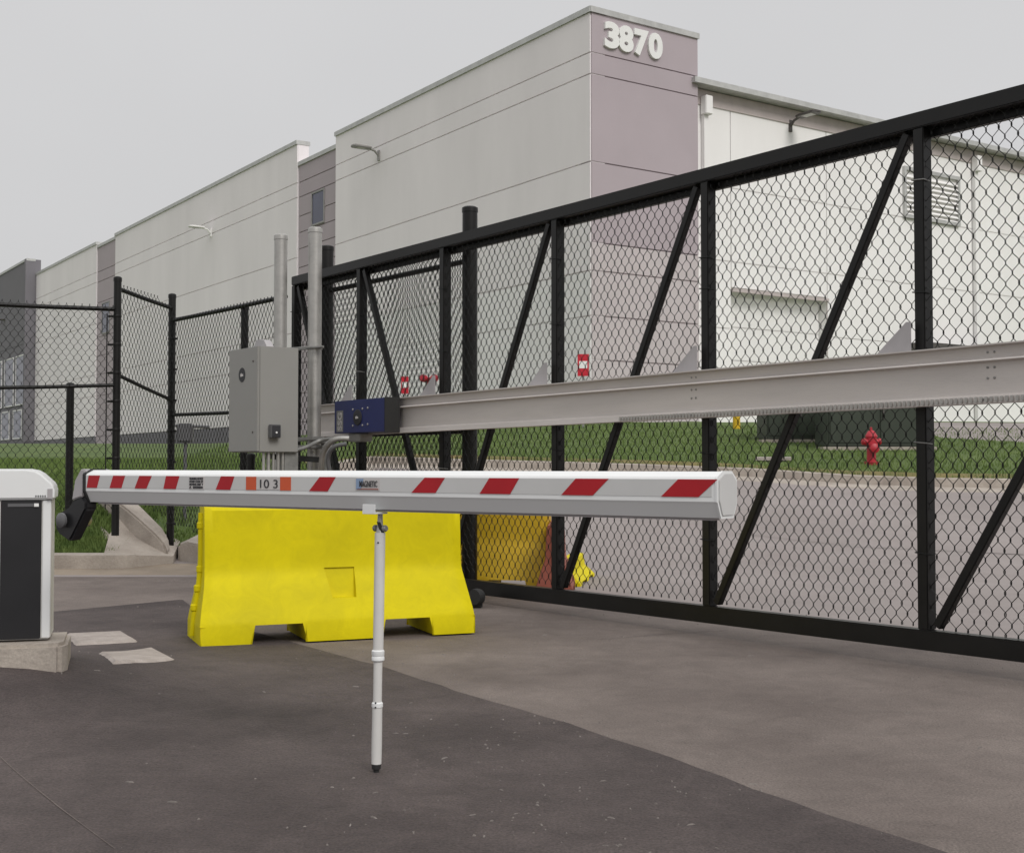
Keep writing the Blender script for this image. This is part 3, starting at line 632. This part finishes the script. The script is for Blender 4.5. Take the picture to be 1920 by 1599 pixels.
for k in range(7):
    z = .4 + k * .32; mb = MB(); mb.lathe((P2.x, P2.y, z), [(.04, 0), (.043, .004), (.043, .02), (.04, .024)], 12); mb.box(P2.x + .03, P2.x + .07, P2.y - .06, P2.y - .045, z, z + .02); obj('tension_band', mb, 'black', f3)
# small latch box behind the fence
p = at(345, 810, 14.5); th = thing('gas_meter', (p.x, p.y, ZG(p.x, p.y)), 'small dark meter with a pipe behind the fence near the wall-end post', 'meter')
mb = MB(); mb.box(p.x - .09, p.x + .09, 14.5, 14.62, p.z - .12, p.z + .1); obj('meter_body', mb, 'darkgrey', th, bevel=.02)
mb = MB(); mb.tube([(p.x - .18, 14.55, p.z + .08), (p.x + .28, 14.55, p.z + .06)], .018, 8); obj('pipe', mb, 'darkgrey', th)
mb = MB(); mb.tube([(p.x, 14.56, ZG(p.x, 14.56) - .1), (p.x, 14.56, p.z - .12)], .02, 8); obj('riser', mb, 'darkgrey', th)

# ------------------------------------------------------------------ control cabinet on the gate posts
c = at(482.5, 750, 9.8); CX = Vector((c.x, c.y, 0)); zc1 = at(482.5, 648, 9.8).z; zc0 = at(482.5, 847, 9.8).z
DW = GD; DD = -GN
wL = hit(429, 750, CX, DW)[0]; wR = hit(560, 750, CX, DD)[0]
cab = thing('control_cabinet', (c.x, c.y, zc0), 'grey steel gate control cabinet with round dark emblem and key switch', 'cabinet')
mb = MB(); mb.para(CX + DW * .006 + DD * .022 + Vector((0, 0, zc0)), DW * (wL - .006), DD * (wR - .022), (0, 0, zc1 - zc0)); obj('cabinet_body', mb, 'grey', cab, bevel=.004)
mb = MB(); mb.para(CX + Vector((0, 0, zc0 + .004)), DW * wL, DD * .018, (0, 0, zc1 - zc0 - .008)); door = obj('cabinet_door', mb, 'grey', cab, bevel=.004)
def onL(u, v, o=0): t, z = hit(u, v, CX, DW); p = CX + DW * t + GN * o; return Vector((p.x, p.y, z))
def onR(u, v, o=0): t, z = hit(u, v, CX, DD); p = CX + DD * t - GD * o; return Vector((p.x, p.y, z))
ec = onL(454, 703, .001); mb = MB(); mb.lathe(ec, [(.057, 0), (.057, .002)], 24, GN); emb = obj('emblem', mb, 'ink', door)
def bird(ec, sc, parent, m='sticker'):
    P = [(-.6, .1), (-.1, .35), (0, .05), (.5, .2), (.65, -.25), (.1, -.3), (-.5, -.35)]
    mb = MB(); mb.prism([ec + (-GD) * x * sc + Vector((0, 0, y * sc)) for x, y in P], GN * .0015); obj('emblem_mark', mb, m, parent)
bird(ec + GN * .0022, .042, door)
for u, v in ((475, 677), (474, 810)):
    mb = MB(); mb.lathe(onL(u, v, .001), [(.008, 0), (.008, .004), (.004, .006)], 10, GN); obj('door_screw', mb, 'bronze', door)
a = onR(503, 821); mb = MB(); mb.para(a, DD * .085, -GD * .05, (0, 0, .105)); ks = obj('key_switch', mb, 'darkgrey', cab, bevel=.004)
mb = MB(); mb.para(a + DD * .008 - GD * .0505 + Vector((0, 0, .008)), DD * .069, -GD * .004, (0, 0, .088)); obj('switch_face', mb, 'ink', ks)
mb = MB(); mb.lathe(a + DD * .042 - GD * .055 + Vector((0, 0, .042)), [(.008, 0), (.008, .006)], 10, -GD); obj('key_lock', mb, 'numeral', ks)
# beacon, pedestal
m0 = CX + DW * .2 + DD * .12; mb = MB(); mb.prism([m0 + GD * .11 + Vector((0, 0, zc1 + .002)), m0 - GD * .12 + Vector((0, 0, zc1 + .002)), m0 - GD * .07 + Vector((0, 0, zc1 + .06)), m0 + GD * .02 + Vector((0, 0, zc1 + .075)), m0 + GD * .08 + Vector((0, 0, zc1 + .06))], DD * .06)
tag(obj('antenna_cover', mb, 'lgrey', loc=(m0.x, m0.y, zc1)), 'small pale plastic cover sitting on top of the grey control cabinet', 'antenna')
pd = CX + DW * .14 + DD * .26; mb = MB(); mb.para(pd + Vector((0, 0, 0)), -GD * .1, DD * .12, (0, 0, zc0 - .002)); obj('pedestal', mb, 'galvd', cab)
mb = MB()
for k in range(5): mb.tube([onR(489 + 9 * k, 846) + DD * .05 + GD * .05 - Vector((0, 0, .004)), onR(489 + 9 * k, 846) + DD * .05 + GD * .05 - Vector((0, 0, 1.0))], .012 + .003 * (k % 2), 8)
obj('cable_conduits', mb, 'galv', cab, smooth=True)
# strut bars between the posts
for nm, va, vb, hh, lab in (('strut_bar', 656, 650, .02, 'upper thin galvanised strut clamped round the taller silver post'), ('strut_bar', 824, 822, .035, 'galvanised strut low on the taller silver post'), ('strut_bar', 838, 838, .03, 'lowest galvanised strut bar joining the two silver posts')):
    a = at(548, va, 10.62); b = at(606, vb, 10.46); th = thing(nm, tuple(a), lab, 'strut', 'struts clamped between the silver posts')
    mb = MB(); mb.bar(a, b, .03, hh); mb.bar(a + Vector((-.02, -.13, 0)), b + Vector((0, -.0, 0)) + Vector((0, -.02, 0)), .02, hh * .7); obj('bar', mb, 'galvd', th, bevel=.003)
    mb = MB(); mb.lathe((PF.x, PF.y, (a.z + b.z) / 2 - .012), [(.063, 0), (.066, .004), (.066, .02), (.063, .024)], 20); obj('clamp_band', mb, 'galvd', th, smooth=True)
a = at(500, 855, 10.1); b = at(600, 862, 10.45); mb = MB(); mb.bar(a, b, .03, .045); tag(obj('black_channel', mb, 'rubber', loc=tuple(a)), 'black steel channel bolted under the cabinet beside the silver post', 'channel')
# ------------------------------------------------------------------ blue gate motor
OB = .26; PB0 = GP + GN * OB
s_r = hit(721, 780, PB0, GD)[0]; s_l = hit(627, 780, PB0, GD)[0]; z1 = hit(721, 745, PB0, GD)[1]; z0 = hit(721, 809, PB0, GD)[1]
def O(s, o, z): p = GP + GD * s + GN * o; return Vector((p.x, p.y, z))
mot = thing('gate_motor', tuple(O(s_r, OB, z0)), 'blue and black hydraulic gate motor box gripping the aluminium beam', 'motor')
mb = MB(); mb.prism([O(s_r, .125, z0), O(s_r, OB, z0), O(s_l, OB, z0), O(s_l, .125, z0)], (0, 0, z1 - z0)); bd = obj('motor_housing', mb, 'blue', mot, bevel=.004)
mb = MB(); mb.para(O(s_r - .004, .128, z0 - .004), -GD * .012, GN * (OB - .124), (0, 0, z1 - z0 + .008)); obj('side_plate', mb, 'rubber', mot)
mb = MB(); mb.para(O(s_l - .145, OB + .001, z0 + .012), GD * .105, GN * .002, (0, 0, .175)); lb = obj('label_plate', mb, 'galvd', bd)
text('lettering', 'SSG', .09, O(s_l - .125, OB + .0045, z0 + .02) , (0, 0, 1), GD, 'sticker', lb, ext=.0006, offset=.002, width=.15)
mc = O(hit(671, 783, PB0, GD)[0], OB + .001, (z0 + z1) / 2 - .01)
mb = MB(); mb.lathe(mc, [(.064, 0), (.064, .006), (.052, .009)], 24, GN); em = obj('emblem', mb, 'ink', bd, smooth=True); bird(mc + GN * .010, .036, bd)
for dx, dz in ((-.075, .066), (.075, .066), (-.075, -.066), (.075, -.066), (-.155, .07), (-.155, -.06)):
    mb = MB(); mb.lathe(mc + GD * dx + Vector((0, 0, dz)), [(.009, 0), (.009, .004), (.005, .007)], 8, GN); obj('bolt', mb, 'galv', bd)
mb = MB(); k0 = O(s_l - .13, OB - .05, z0 - .07); mb.para(k0, -GD * .2, -GN * .12, (0, 0, .065)); obj('motor_bracket', mb, 'galv', mot, bevel=.008)
# hoses
def hose(pts, r, m, label):
    P = [Vector(p) for p in pts]; Q = []
    for i in range(len(P) - 1):
        p0, p1, p2, p3 = P[max(i - 1, 0)], P[i], P[i + 1], P[min(i + 2, len(P) - 1)]
        for k in range(8):
            t = k / 8; Q.append(.5 * ((2 * p1) + (p2 - p0) * t + (2 * p0 - 5 * p1 + 4 * p2 - p3) * t * t + (3 * p1 - p0 - 3 * p2 + p3) * t ** 3))
    Q.append(P[-1]); mb = MB(); mb.tube(Q, r, 10); return tag(obj('conduit', mb, m, loc=tuple(P[0]), smooth=True), label, 'conduit', 'hoses below the gate motor')
hose([at(655, 822, 10.15), at(628, 824, 10.15), at(610, 840, 10.2), at(603, 865, 10.25), at(606, 900, 10.3)], .024, 'galv', 'silver hose looping from the motor bracket down beside the post')
hose([at(650, 832, 10.1), at(626, 838, 10.1), at(615, 860, 10.15), at(622, 900, 10.2)], .018, 'darkgrey', 'inner dark hose looping below the blue motor')
hose([at(598, 826, 10.4), at(620, 835, 10.35), at(610, 860, 10.3), at(612, 905, 10.3)], .02, 'galvd', 'grey hose starting at the silver post clamps')
hose([at(548, 846, 10.1), at(575, 838, 10.2), at(600, 826, 10.3), at(625, 822, 10.25)], .016, 'galvd', 'grey hose running sideways from the cabinet toward the motor')

# ------------------------------------------------------------------ jersey barriers
def jersey(name, m, Lx, H, label, flare=.10):
    th = thing(name, (0, 0, 0), label, 'barrier', None)
    prof = [(.0, 1), (.085, .995), (.105, .965), (.118, .75), (.124, .60), (.128, .54), (.134, .50), (.146, .465), (.162, .43), (.180, .38), (.199, .32), (.217, .26), (.235, .205), (.248, .165), (.255, .135)]
    # section: half width at relative height, x stretch at ends
    def ex(zr): return flare * (sm(1 - zr, .45, .95))
    notch = [(-.30, .2), (.42, .2)]
    nx = 96; sides = []
    prf = [(0, .125)] + [] 
    for sgn in (-1, 1):
        rows_ = []
        for (hw, zr) in prof:
            row = []
            for i in range(nx + 1):
                t = i / nx; x = -Lx / 2 + Lx * t; x2 = x * (1 + 2 * ex(zr) / Lx); hwi = hw; e = min(t, 1 - t) * Lx
                if e < .05 and zr < .97: hwi = hw - .012 * (1 - e / .05)
                # centre pocket
                
                row.append((x2, sgn * hwi, zr * H + (.006 * math.sin(x * 3) if zr > .9 else 0)))
            rows_.append(row)
        sides.append(rows_)
    mb = MB()
    for rows_ in sides: mb.grid(rows_)
    for q in (0, nx):
        mb.grid([[sides[0][r][q], (sides[0][r][q][0] + (-.0 if q else .0), 0, sides[0][r][q][2]), sides[1][r][q]] for r in range(len(prof))])
    # skirt with fork pockets
    xs_ = [i / nx for i in range(nx + 1)]
    def open_(x): return any(abs(x - c) < .135 for c in (-.36 * Lx / 1.5, .38 * Lx / 1.5))
    xw = [-Lx / 2 + Lx * t for t in xs_]; sc = (1 + 2 * ex(.06) / Lx)
    zk = .135 * H; tp0 = sides[0][-1]; op = [open_((tp0[i][0] + tp0[i + 1][0]) / 2) for i in range(nx)]
    def bx(i):     # foot of the skirt at column i; pocket sides lean outwards
        x = tp0[i][0]
        if 0 < i < nx and op[i - 1] != op[i]: x += .028 if op[i - 1] else -.028
        return x
    for sgn in (-1, 1):
        top = sides[0 if sgn < 0 else 1][-1]
        for i in range(nx):
            if op[i]: continue
            a, b = top[i], top[i + 1]; mb.add([a, b, (bx(i + 1), sgn * .258, 0), (bx(i), sgn * .258, 0)], [(0, 1, 2, 3)])
    top = sides[0][-1]
    for q in (0, nx):
        x = top[q][0]; mb.add([(x, -.255, zk), (x, .255, zk), (x, .258, 0), (x, -.258, 0)], [(0, 1, 2, 3)])
    for i in range(1, nx):
        if op[i] != op[i - 1]: x = top[i][0]; mb.add([(x, -.255, zk), (x, .255, zk), (bx(i), .258, 0), (bx(i), -.258, 0)], [(0, 1, 2, 3)])
    mb.add([(top[0][0], -.25, .135 * H - .001), (top[-1][0], -.25, .135 * H - .001), (top[-1][0], .25, .135 * H - .001), (top[0][0], .25, .135 * H - .001)], [(0, 1, 2, 3)])
    bmn = obj('barrier_shell', mb, m, th, world=False); bm = bmesh.new(); bm.from_mesh(bmn.data); bmesh.ops.remove_doubles(bm, verts=bm.verts, dist=.0008); bmesh.ops.recalc_face_normals(bm, faces=bm.faces); bm.to_mesh(bmn.data); bm.free()
    for p in bmn.data.polygons: p.use_smooth = True
    bmn.data.set_sharp_from_angle(angle=R(32))
    for k, y in ((0, 0),):
        mb = MB(); x = -Lx / 2; mb.tube([(x - .002 - ex(zz) * 1.0, 0, zz * H) for zz in (.04, .2, .4, .6, .8, .94)], .020, 10); obj('hinge_rib', mb, m, th, smooth=True, world=False)
        for zz in (.22, .36, .5, .82):
            mb = MB(); mb.lathe((x - .004 - ex(zz), 0, zz * H), [(.020, 0), (.025, .006), (.025, .034), (.020, .04)], 10); obj('hinge_lug', mb, m, th, smooth=True, world=False)
    return th
J1 = jersey('jersey_barrier', 'yellow', 1.53, .775, 'bright yellow plastic traffic barrier on the drive behind the white support leg', .045)
ang = R(22); mid = Vector((-1.656, 6.98, 0)) + Vector((math.cos(ang), math.sin(ang), 0)) * .775 + Vector((-.03, -.01, 0))
J1.rotation_euler.z = ang; J1.location = (mid.x - math.sin(ang) * .258, mid.y + math.cos(ang) * .258, .009); J1['group'] = 'plastic traffic barriers'
def pocket(J):
    sh = [c for c in scene.objects if c.parent == J][0]; H = .775
    mb = MB(); z0, z1 = .235, .405
    mb.add([(-.085, -.5, z1), (.095, -.5, z1), (.095, -.118, z1), (-.085, -.118, z1), (-.05, -.5, z0), (.09, -.5, z0), (.09, -.160, z0), (-.05, -.160, z0)],
           [(0, 1, 2, 3), (7, 6, 5, 4), (0, 4, 5, 1), (1, 5, 6, 2), (2, 6, 7, 3), (3, 7, 4, 0)])
    c = obj('cutter', mb, 'yellow'); md = sh.modifiers.new('b', 'BOOLEAN'); md.object = c; md.operation = 'DIFFERENCE'; md.solver = 'EXACT'
    c.parent = J; bpy.context.view_layer.update(); me = bpy.data.meshes.new_from_object(sh.evaluated_get(bpy.context.evaluated_depsgraph_get()))
    sh.modifiers.clear(); sh.data = me; bpy.data.objects.remove(c); me.set_sharp_from_angle(angle=R(32))
pocket(J1)
J2 = jersey('jersey_barrier', 'yellow2', 1.2, .80, 'amber yellow traffic barrier standing behind the gate mesh', .07); J2['group'] = 'plastic traffic barriers'
p = at(955, 1000, 9.85); J2.location = (p.x - .27, 10.25, 0); J2.rotation_euler.z = R(-10)
J3 = jersey('jersey_barrier', 'redpoly', .9, .56, 'low faded red traffic barrier end-on behind the gate post', .05); J3['group'] = 'plastic traffic barriers'
p = at(1048, 1050, 9.6); J3.location = (p.x - .01, 10.0, 0); J3.rotation_euler.z = R(86); J3.scale = (.8, .56, 1)
J4 = jersey('jersey_barrier', 'yellow', 1.0, .5, 'low yellow traffic barrier mostly hidden behind the red one', .05); J4['group'] = 'plastic traffic barriers'
p = at(1066, 1050, 11); J4.location = (p.x + .02, 11.1, 0); J4.rotation_euler.z = R(80); J4.scale = (1, .6, .42)

# ------------------------------------------------------------------ barrier cabinet on the left
YB = 5.45; k = YB / FPX
def X(u): return (u - 960) * k
def ZZ(v): return HC - (v - 875) * k
bc = thing('boom_barrier', (X(40), YB, ZZ(1240)), 'white boom barrier with black-doored housing at the left edge and long red-striped arm', 'boom barrier')
xl, xrr = X(-22), X(98)
_ca, _sa = math.cos(R(17)), math.sin(R(17))
def XF(p): dx, dy = p[0] - X(98), p[1] - YB; return (X(98) + dx * _ca - dy * _sa, YB + dx * _sa + dy * _ca, p[2])
mb = MB(); mb.box(xl, xrr, YB, YB + .27, ZZ(1196), ZZ(934)); obj('housing', mb, 'offwhite', bc, bevel=.008)
mb = MB(); mb.box(X(-6), X(9), YB - .006, YB - .001, ZZ(1193), ZZ(938)); mb.box(X(83), X(97), YB - .006, YB - .001, ZZ(1193), ZZ(938)); obj('corner_trim', mb, 'white', bc, bevel=.002)
mb = MB(); mb.box(X(10), X(81), YB - .009, YB - .001, ZZ(1194), ZZ(937)); d_ = obj('door', mb, 'doorblack', bc, bevel=.003)
mb = MB(); mb.box(X(22), X(76), YB - .013, YB - .0095, ZZ(949), ZZ(943)); obj('handle_slot', mb, 'darkgrey', d_)
mb = MB(); mb.box(X(68), X(76), YB - .018, YB - .0135, ZZ(949), ZZ(943)); obj('lock', mb, 'numeral', d_)
mb = MB(); mb.prism([(X(-34), YB - .02, ZZ(936)), (X(103), YB - .02, ZZ(936)), (X(103.5), YB - .02, ZZ(914)), (X(98), YB - .02, ZZ(905)), (X(80), YB - .02, ZZ(888)), (X(70), YB - .02, ZZ(882)), (X(55), YB - .02, ZZ(879)), (X(-10), YB - .02, ZZ(879)), (X(-34), YB - .02, ZZ(900))], (0, .31, 0)); hd = obj('hood', mb, 'white', bc, bevel=.008, smooth=True)
mb = MB(); mb.box(X(91), X(100), YB - .024, YB - .0205, ZZ(934), ZZ(916)); obj('hood_clip', mb, 'lgrey', hd)
for k_ in range(5):
    mb = MB(); mb.box(X(70 + 4 * k_), X(72 + 4 * k_), YB - .0225, YB - .0205, ZZ(931), ZZ(928)); obj('vent_hole', mb, 'ink', hd)
pg = []
mb = MB(); mb.prism([(X(-60), YB - .09, ZZ(1300)), (X(118), YB - .10, ZZ(1300)), (X(130), YB - .03, ZZ(1300)), (X(130), YB + .3, ZZ(1300)), (X(-60), YB + .3, ZZ(1300))], (0, 0, ZZ(1199) - ZZ(1300))); obj('plinth', mb, 'concrete', bc, bevel=.016)
XF = None
# ------------------------------------------------------------------ barrier arm
AP = Vector((-.438, 4.07, 0)); AD = Vector((.815, -.579, 0)).normalized(); AB = Vector((.579, .815, 0)).normalized()
tip = hit(1341, 920, AP, AD)[0]; lef = hit(161, 910, AP, AD)[0]; ZA = .987
def A(t, o, z): p = AP + AD * t + AB * o; return Vector((p.x, p.y, z))
prf = [(.034, 0), (.088, 0), (.118, -.024), (.118, -.086), (.096, -.125), (.022, -.125), (.004, -.088), (0, -.081), (0, -.020), (.004, -.014)]
mb = MB(); mb.prism([A(lef, o, ZA + z) for o, z in prf], AD * (tip - lef)); arm = obj('barrier_arm', mb, 'white', bc)
mb = MB(); mb.prism([A(tip + .001, .059 + (o - .059) * 1.03, ZA - .0595 + (z + .0595) * 1.03) for o, z in prf], AD * .006); obj('end_rim', mb, 'white', arm)
mb = MB(); mb.prism([A(tip + .0075, .059 + (o - .059) * .9, ZA - .0595 + (z + .0595) * .9) for o, z in prf], AD * .003); obj('end_cap', mb, 'tape', arm, bevel=.001)
mb = MB(); mb.para(A(lef + .03, .036, ZA - .1325), AD * (tip - lef - .05), AB * .03, (0, 0, .007)); obj('rubber_edge', mb, 'lgrey', arm)
def tz(u, v, o=0): return hit(u, v, AP - AB * o, AD)
mb = MB(); zt0, zt1 = ZA - .068, ZA - .0215; mb.para(A(lef + .01, -.001, zt0), AD * (tip - lef - .02), AB * .0009, (0, 0, zt1 - zt0)); obj('reflective_tape', mb, 'tape', arm)
for bl, br, tl, tr in ((1240, 1310, 1272, 1346), (1053, 1112, 1080, 1142), (900, 957, 918, 974), (772, 817, 797, 835), (580, 615, 600, 630), (405, 432, 415, 440), (307, 330, 312, 337), (253, 275, 262, 285), (206, 228, 213, 235), (163, 182, 167, 188)):
    P = [A(hit(u, v, AP, AD)[0], -.0022, z) for u, v, z in ((bl, 930, zt0 - .0006), (br, 930, zt0 - .0006), (tr, 898, zt1 + .0006), (tl, 898, zt1 + .0006))]
    mb = MB(); mb.prism(P, AB * .001); obj('red_stripe', mb, 'red', arm)
def patch(u0, u1, m, nm, par, o=-.0022, za=zt0, zb_=zt1):
    a = hit(u0, 912, AP, AD)[0]; b = hit(u1, 912, AP, AD)[0]; mb = MB(); mb.para(A(a, o, za), AD * (b - a), AB * .001, (0, 0, zb_ - za)); return obj(nm, mb, m, par), a, b
patch(462, 481, 'orange', 'orange_reflector', arm); patch(526, 546, 'orange', 'orange_reflector', arm)
st, a, b = patch(481.5, 525.5, 'sticker', 'sticker', arm, za=zt0 + .002, zb_=zt1 - .002)
text('lettering', '10 3', .042, A(a + .008, -.0035, zt0 + .008), AD, (0, 0, 1), 'ink', arm, ext=.0005, width=(b - a) * .75)
st, a, b = patch(355, 384, 'sticker', 'sticker', arm)
for k, s_ in enumerate(('WARNING NOTICE', 'STAND CLEAR OF', 'MOVING ARM  Y', 'A  0000000')):
    text('lettering', s_, .011, A(a + .004, -.0035, zt1 - .012 - k * .0105), AD, (0, 0, 1), 'ink', arm, ext=.0004, offset=.0004, width=(b - a) * .88)
st, a, b = patch(668, 713, 'sticker', 'sticker', arm, za=zt0 + .004, zb_=zt1 - .002)
mb = MB(); mb.prism([A(a + .002, -.0035, zt0 + .008), A(a + .022, -.0035, zt0 + .008), A(a + .034, -.0035, zt1 - .004), A(a + .002, -.0035, zt1 - .004)], AB * .001); obj('blue_corner', mb, 'paleblue', arm)
text('lettering', 'MAGNETIC', .028, A(a + .017, -.0048, zt0 + .016), AD, (0, 0, 1), 'ink', arm, ext=.0005, offset=.0002, width=(b - a) * .74)
mb = MB(); mb.para(A(a + .006, -.0035, zt0 + .007), AD * (b - a - .012), AB * .001, (0, 0, .003)); obj('underline', mb, 'redpoly', arm)
# left mount
mb = MB(); mb.prism([A(lef - .001, .059 + (o - .059) * 1.1, ZA - .0595 + (z + .0595) * 1.08) for o, z in prf], AD * -.012); obj('mount_seal', mb, 'rubber', arm)
def apt(u, v, o=0): t, z = hit(u, v, AP, AD); return A(t, o, z)
mb = MB(); mb.prism([apt(151, 879), apt(160, 881), apt(160, 905), apt(154, 932), apt(150, 932), apt(134, 938), apt(140, 900)], AB * .12); obj('mount_cover', mb, 'lgrey', arm, bevel=.004)
mb = MB(); mb.prism([apt(152, 928), apt(161, 941), apt(160, 955), apt(134, 1008), apt(129, 1015), apt(108, 1000), apt(103, 990), apt(104, 965), apt(126, 952), apt(134, 939)], AB * .055); obj('mount_bracket', mb, 'doorblack', bc, bevel=.008)
mb = MB(); hb = apt(122, 975, -.012); mb.lathe(hb, [(.03, 0), (.03, .01), (.018, .018)], 16, -AB); obj('hub_bolt', mb, 'darkgrey', arm, smooth=True)
mb = MB(); mb.tube([apt(122, 978, .06), apt(80, 978, .2)], .03, 14); obj('drive_shaft', mb, 'darkgrey', bc, smooth=True)
# support leg
ts = hit(713, 940, AP + AB * .05, AD)[0]; base = A(ts, .05, 0); zA0 = ZA - .133
foot = ground(706, 1455); dx = (foot - base); top = Vector((base.x, base.y, zA0 - .045)); bot = Vector((base.x - .012, base.y, Z(base.x, base.y) + .01))
bot = Vector((base.x - .010, base.y, .012))
def lp(t): return bot + (top - bot) * t
mb = MB(); mb.tube([lp(.465), lp(.97)], .0172, 16); leg = obj('support_leg', mb, 'offwhite', bc, smooth=True)
mb = MB(); mb.lathe(lp(.445), [(.0165, 0), (.021, .004), (.021, .014), (.0195, .017), (.021, .020), (.021, .034), (.0175, .038)], 16); obj('lock_collar', mb, 'white', leg, smooth=True)
mb = MB(); mb.tube([lp(.27), lp(.447)], .0145, 16); obj('middle_tube', mb, 'offwhite', leg, smooth=True)
mb = MB(); mb.lathe(lp(.268), [(.0165, -.008), (.0185, -.006), (.0185, .006), (.015, .01)], 16); obj('lower_collar', mb, 'white', leg, smooth=True)
mb = MB(); mb.tube([lp(.03), lp(.10), lp(.27)], .0165, 16, rs=[.0165, .0172, .0165]); obj('lower_tube', mb, 'offwhite', leg, smooth=True)
mb = MB(); mb.lathe(bot, [(.009, -.004), (.010, .005), (.0145, .008), (.0155, .02), (.0155, .028)], 16); obj('rubber_foot', mb, 'rubber', leg, smooth=True)
for t_, dz in ((.28, 0), (.262, 0), (.93, 0)):
    mb = MB(); mb.lathe(lp(t_) + Vector((-.004, -.016, 0)), [(.003, 0), (.003, .003)], 8, (0, -1, 0)); obj('rivet', mb, 'ink', leg)
mb = MB(); mb.para(A(ts - .028, -.004, ZA - .14), AD * .055, AB * .06, (0, 0, .006)); mb.para(A(ts - .028, -.006, ZA - .14), AD * .055, AB * .003, (0, 0, .032)); obj('clamp_plate', mb, 'white', leg, bevel=.001)
mb = MB(); tp = lp(.97); mb.tube([tp - Vector((0, 0, .005)), tp + Vector((0, 0, .02)), A(ts, .05, ZA - .138)], .009, 10, rs=[.015, .010, .008]); obj('swivel_neck', mb, 'galv', leg, smooth=True)
mb = MB(); mb.lathe(tp + Vector((0, 0, .014)) - AD * .026, [(.009, 0), (.011, .003), (.011, .010), (.005, .012), (.005, .04), (.011, .042), (.011, .05), (.008, .054)], 12, AD); obj('swivel_bolt', mb, 'galvd', leg, smooth=True)
mb = MB(); mb.para(tp + Vector((.002, -.012, .0)), (.012, 0, 0), (0, .02, 0), (-.012, 0, .035)); obj('hinge_tab', mb, 'rubber', leg)

# pads beside the plinth
def pad(px, label, hgt=.012):
    P = [ground(u, v) for u, v in px]; c_ = sum(P, Vector()) / len(P)
    mb = MB(); n_ = 12; g_ = []
    for i in range(n_ + 1):
        s = i / n_; g_.append([]); a_ = P[0].lerp(P[3], s); b_ = P[1].lerp(P[2], s)
        for j in range(n_ + 1):
            q = a_.lerp(b_, j / n_); e_ = (i in (0, n_) or j in (0, n_)); g_[-1].append((q.x + (random.uniform(-.006, .006) if e_ else 0), q.y + (random.uniform(-.006, .006) if e_ else 0), Z(q.x, q.y) + (.002 if e_ else hgt + .009)))
    mb.grid(g_); return tag(obj('concrete_pad', mb, 'pad', loc=tuple(c_)), label, 'concrete pad', 'pads beside the barrier cabinet')
pad([(140, 1214), (266, 1207), (232, 1187), (118, 1192)], 'farther pale concrete pad in the asphalt beside the barrier cabinet')
pad([(208, 1250), (334, 1242), (288, 1217), (180, 1228)], 'nearer pale concrete pad in the asphalt with dark scuffs')

# ------------------------------------------------------------------ chips and straw on the pavement
mb = MB()
for _ in range(420):
    y = 2.6 + random.random() ** 1.2 * 6.5; x = random.uniform(-.45, .45) * y
    if random.random() < .35: x = random.gauss(.1, .5); y = random.uniform(3, 5)
    z = Z(x, y) + (.009 if x < xr(y) else 0); s = random.uniform(.001, .0035) * (1 + y / 8); a = random.uniform(0, 6.28); el = random.choice((1, 1, 1.5, 3.5)); c_, s_ = math.cos(a), math.sin(a)
    P = [(-el, -.6), (el, -.5), (el * .8, .6), (-el * .7, .5)]
    b_ = [(x + (px * c_ - py * s_) * s, y + (px * s_ + py * c_) * s, z) for px, py in P]
    mb.add(b_ + [(q[0] * .5 + x * .5, q[1] * .5 + y * .5, z + s * .7) for q in b_], [(4, 5, 6, 7), (0, 1, 5, 4), (1, 2, 6, 5), (2, 3, 7, 6), (3, 0, 4, 7)])
tag(obj('gravel_chips', mb, 'chips', fix=False), 'small pale stone chips and straw scattered over the pavement', 'gravel', kind='stuff')
scene.render.film_transparent = False
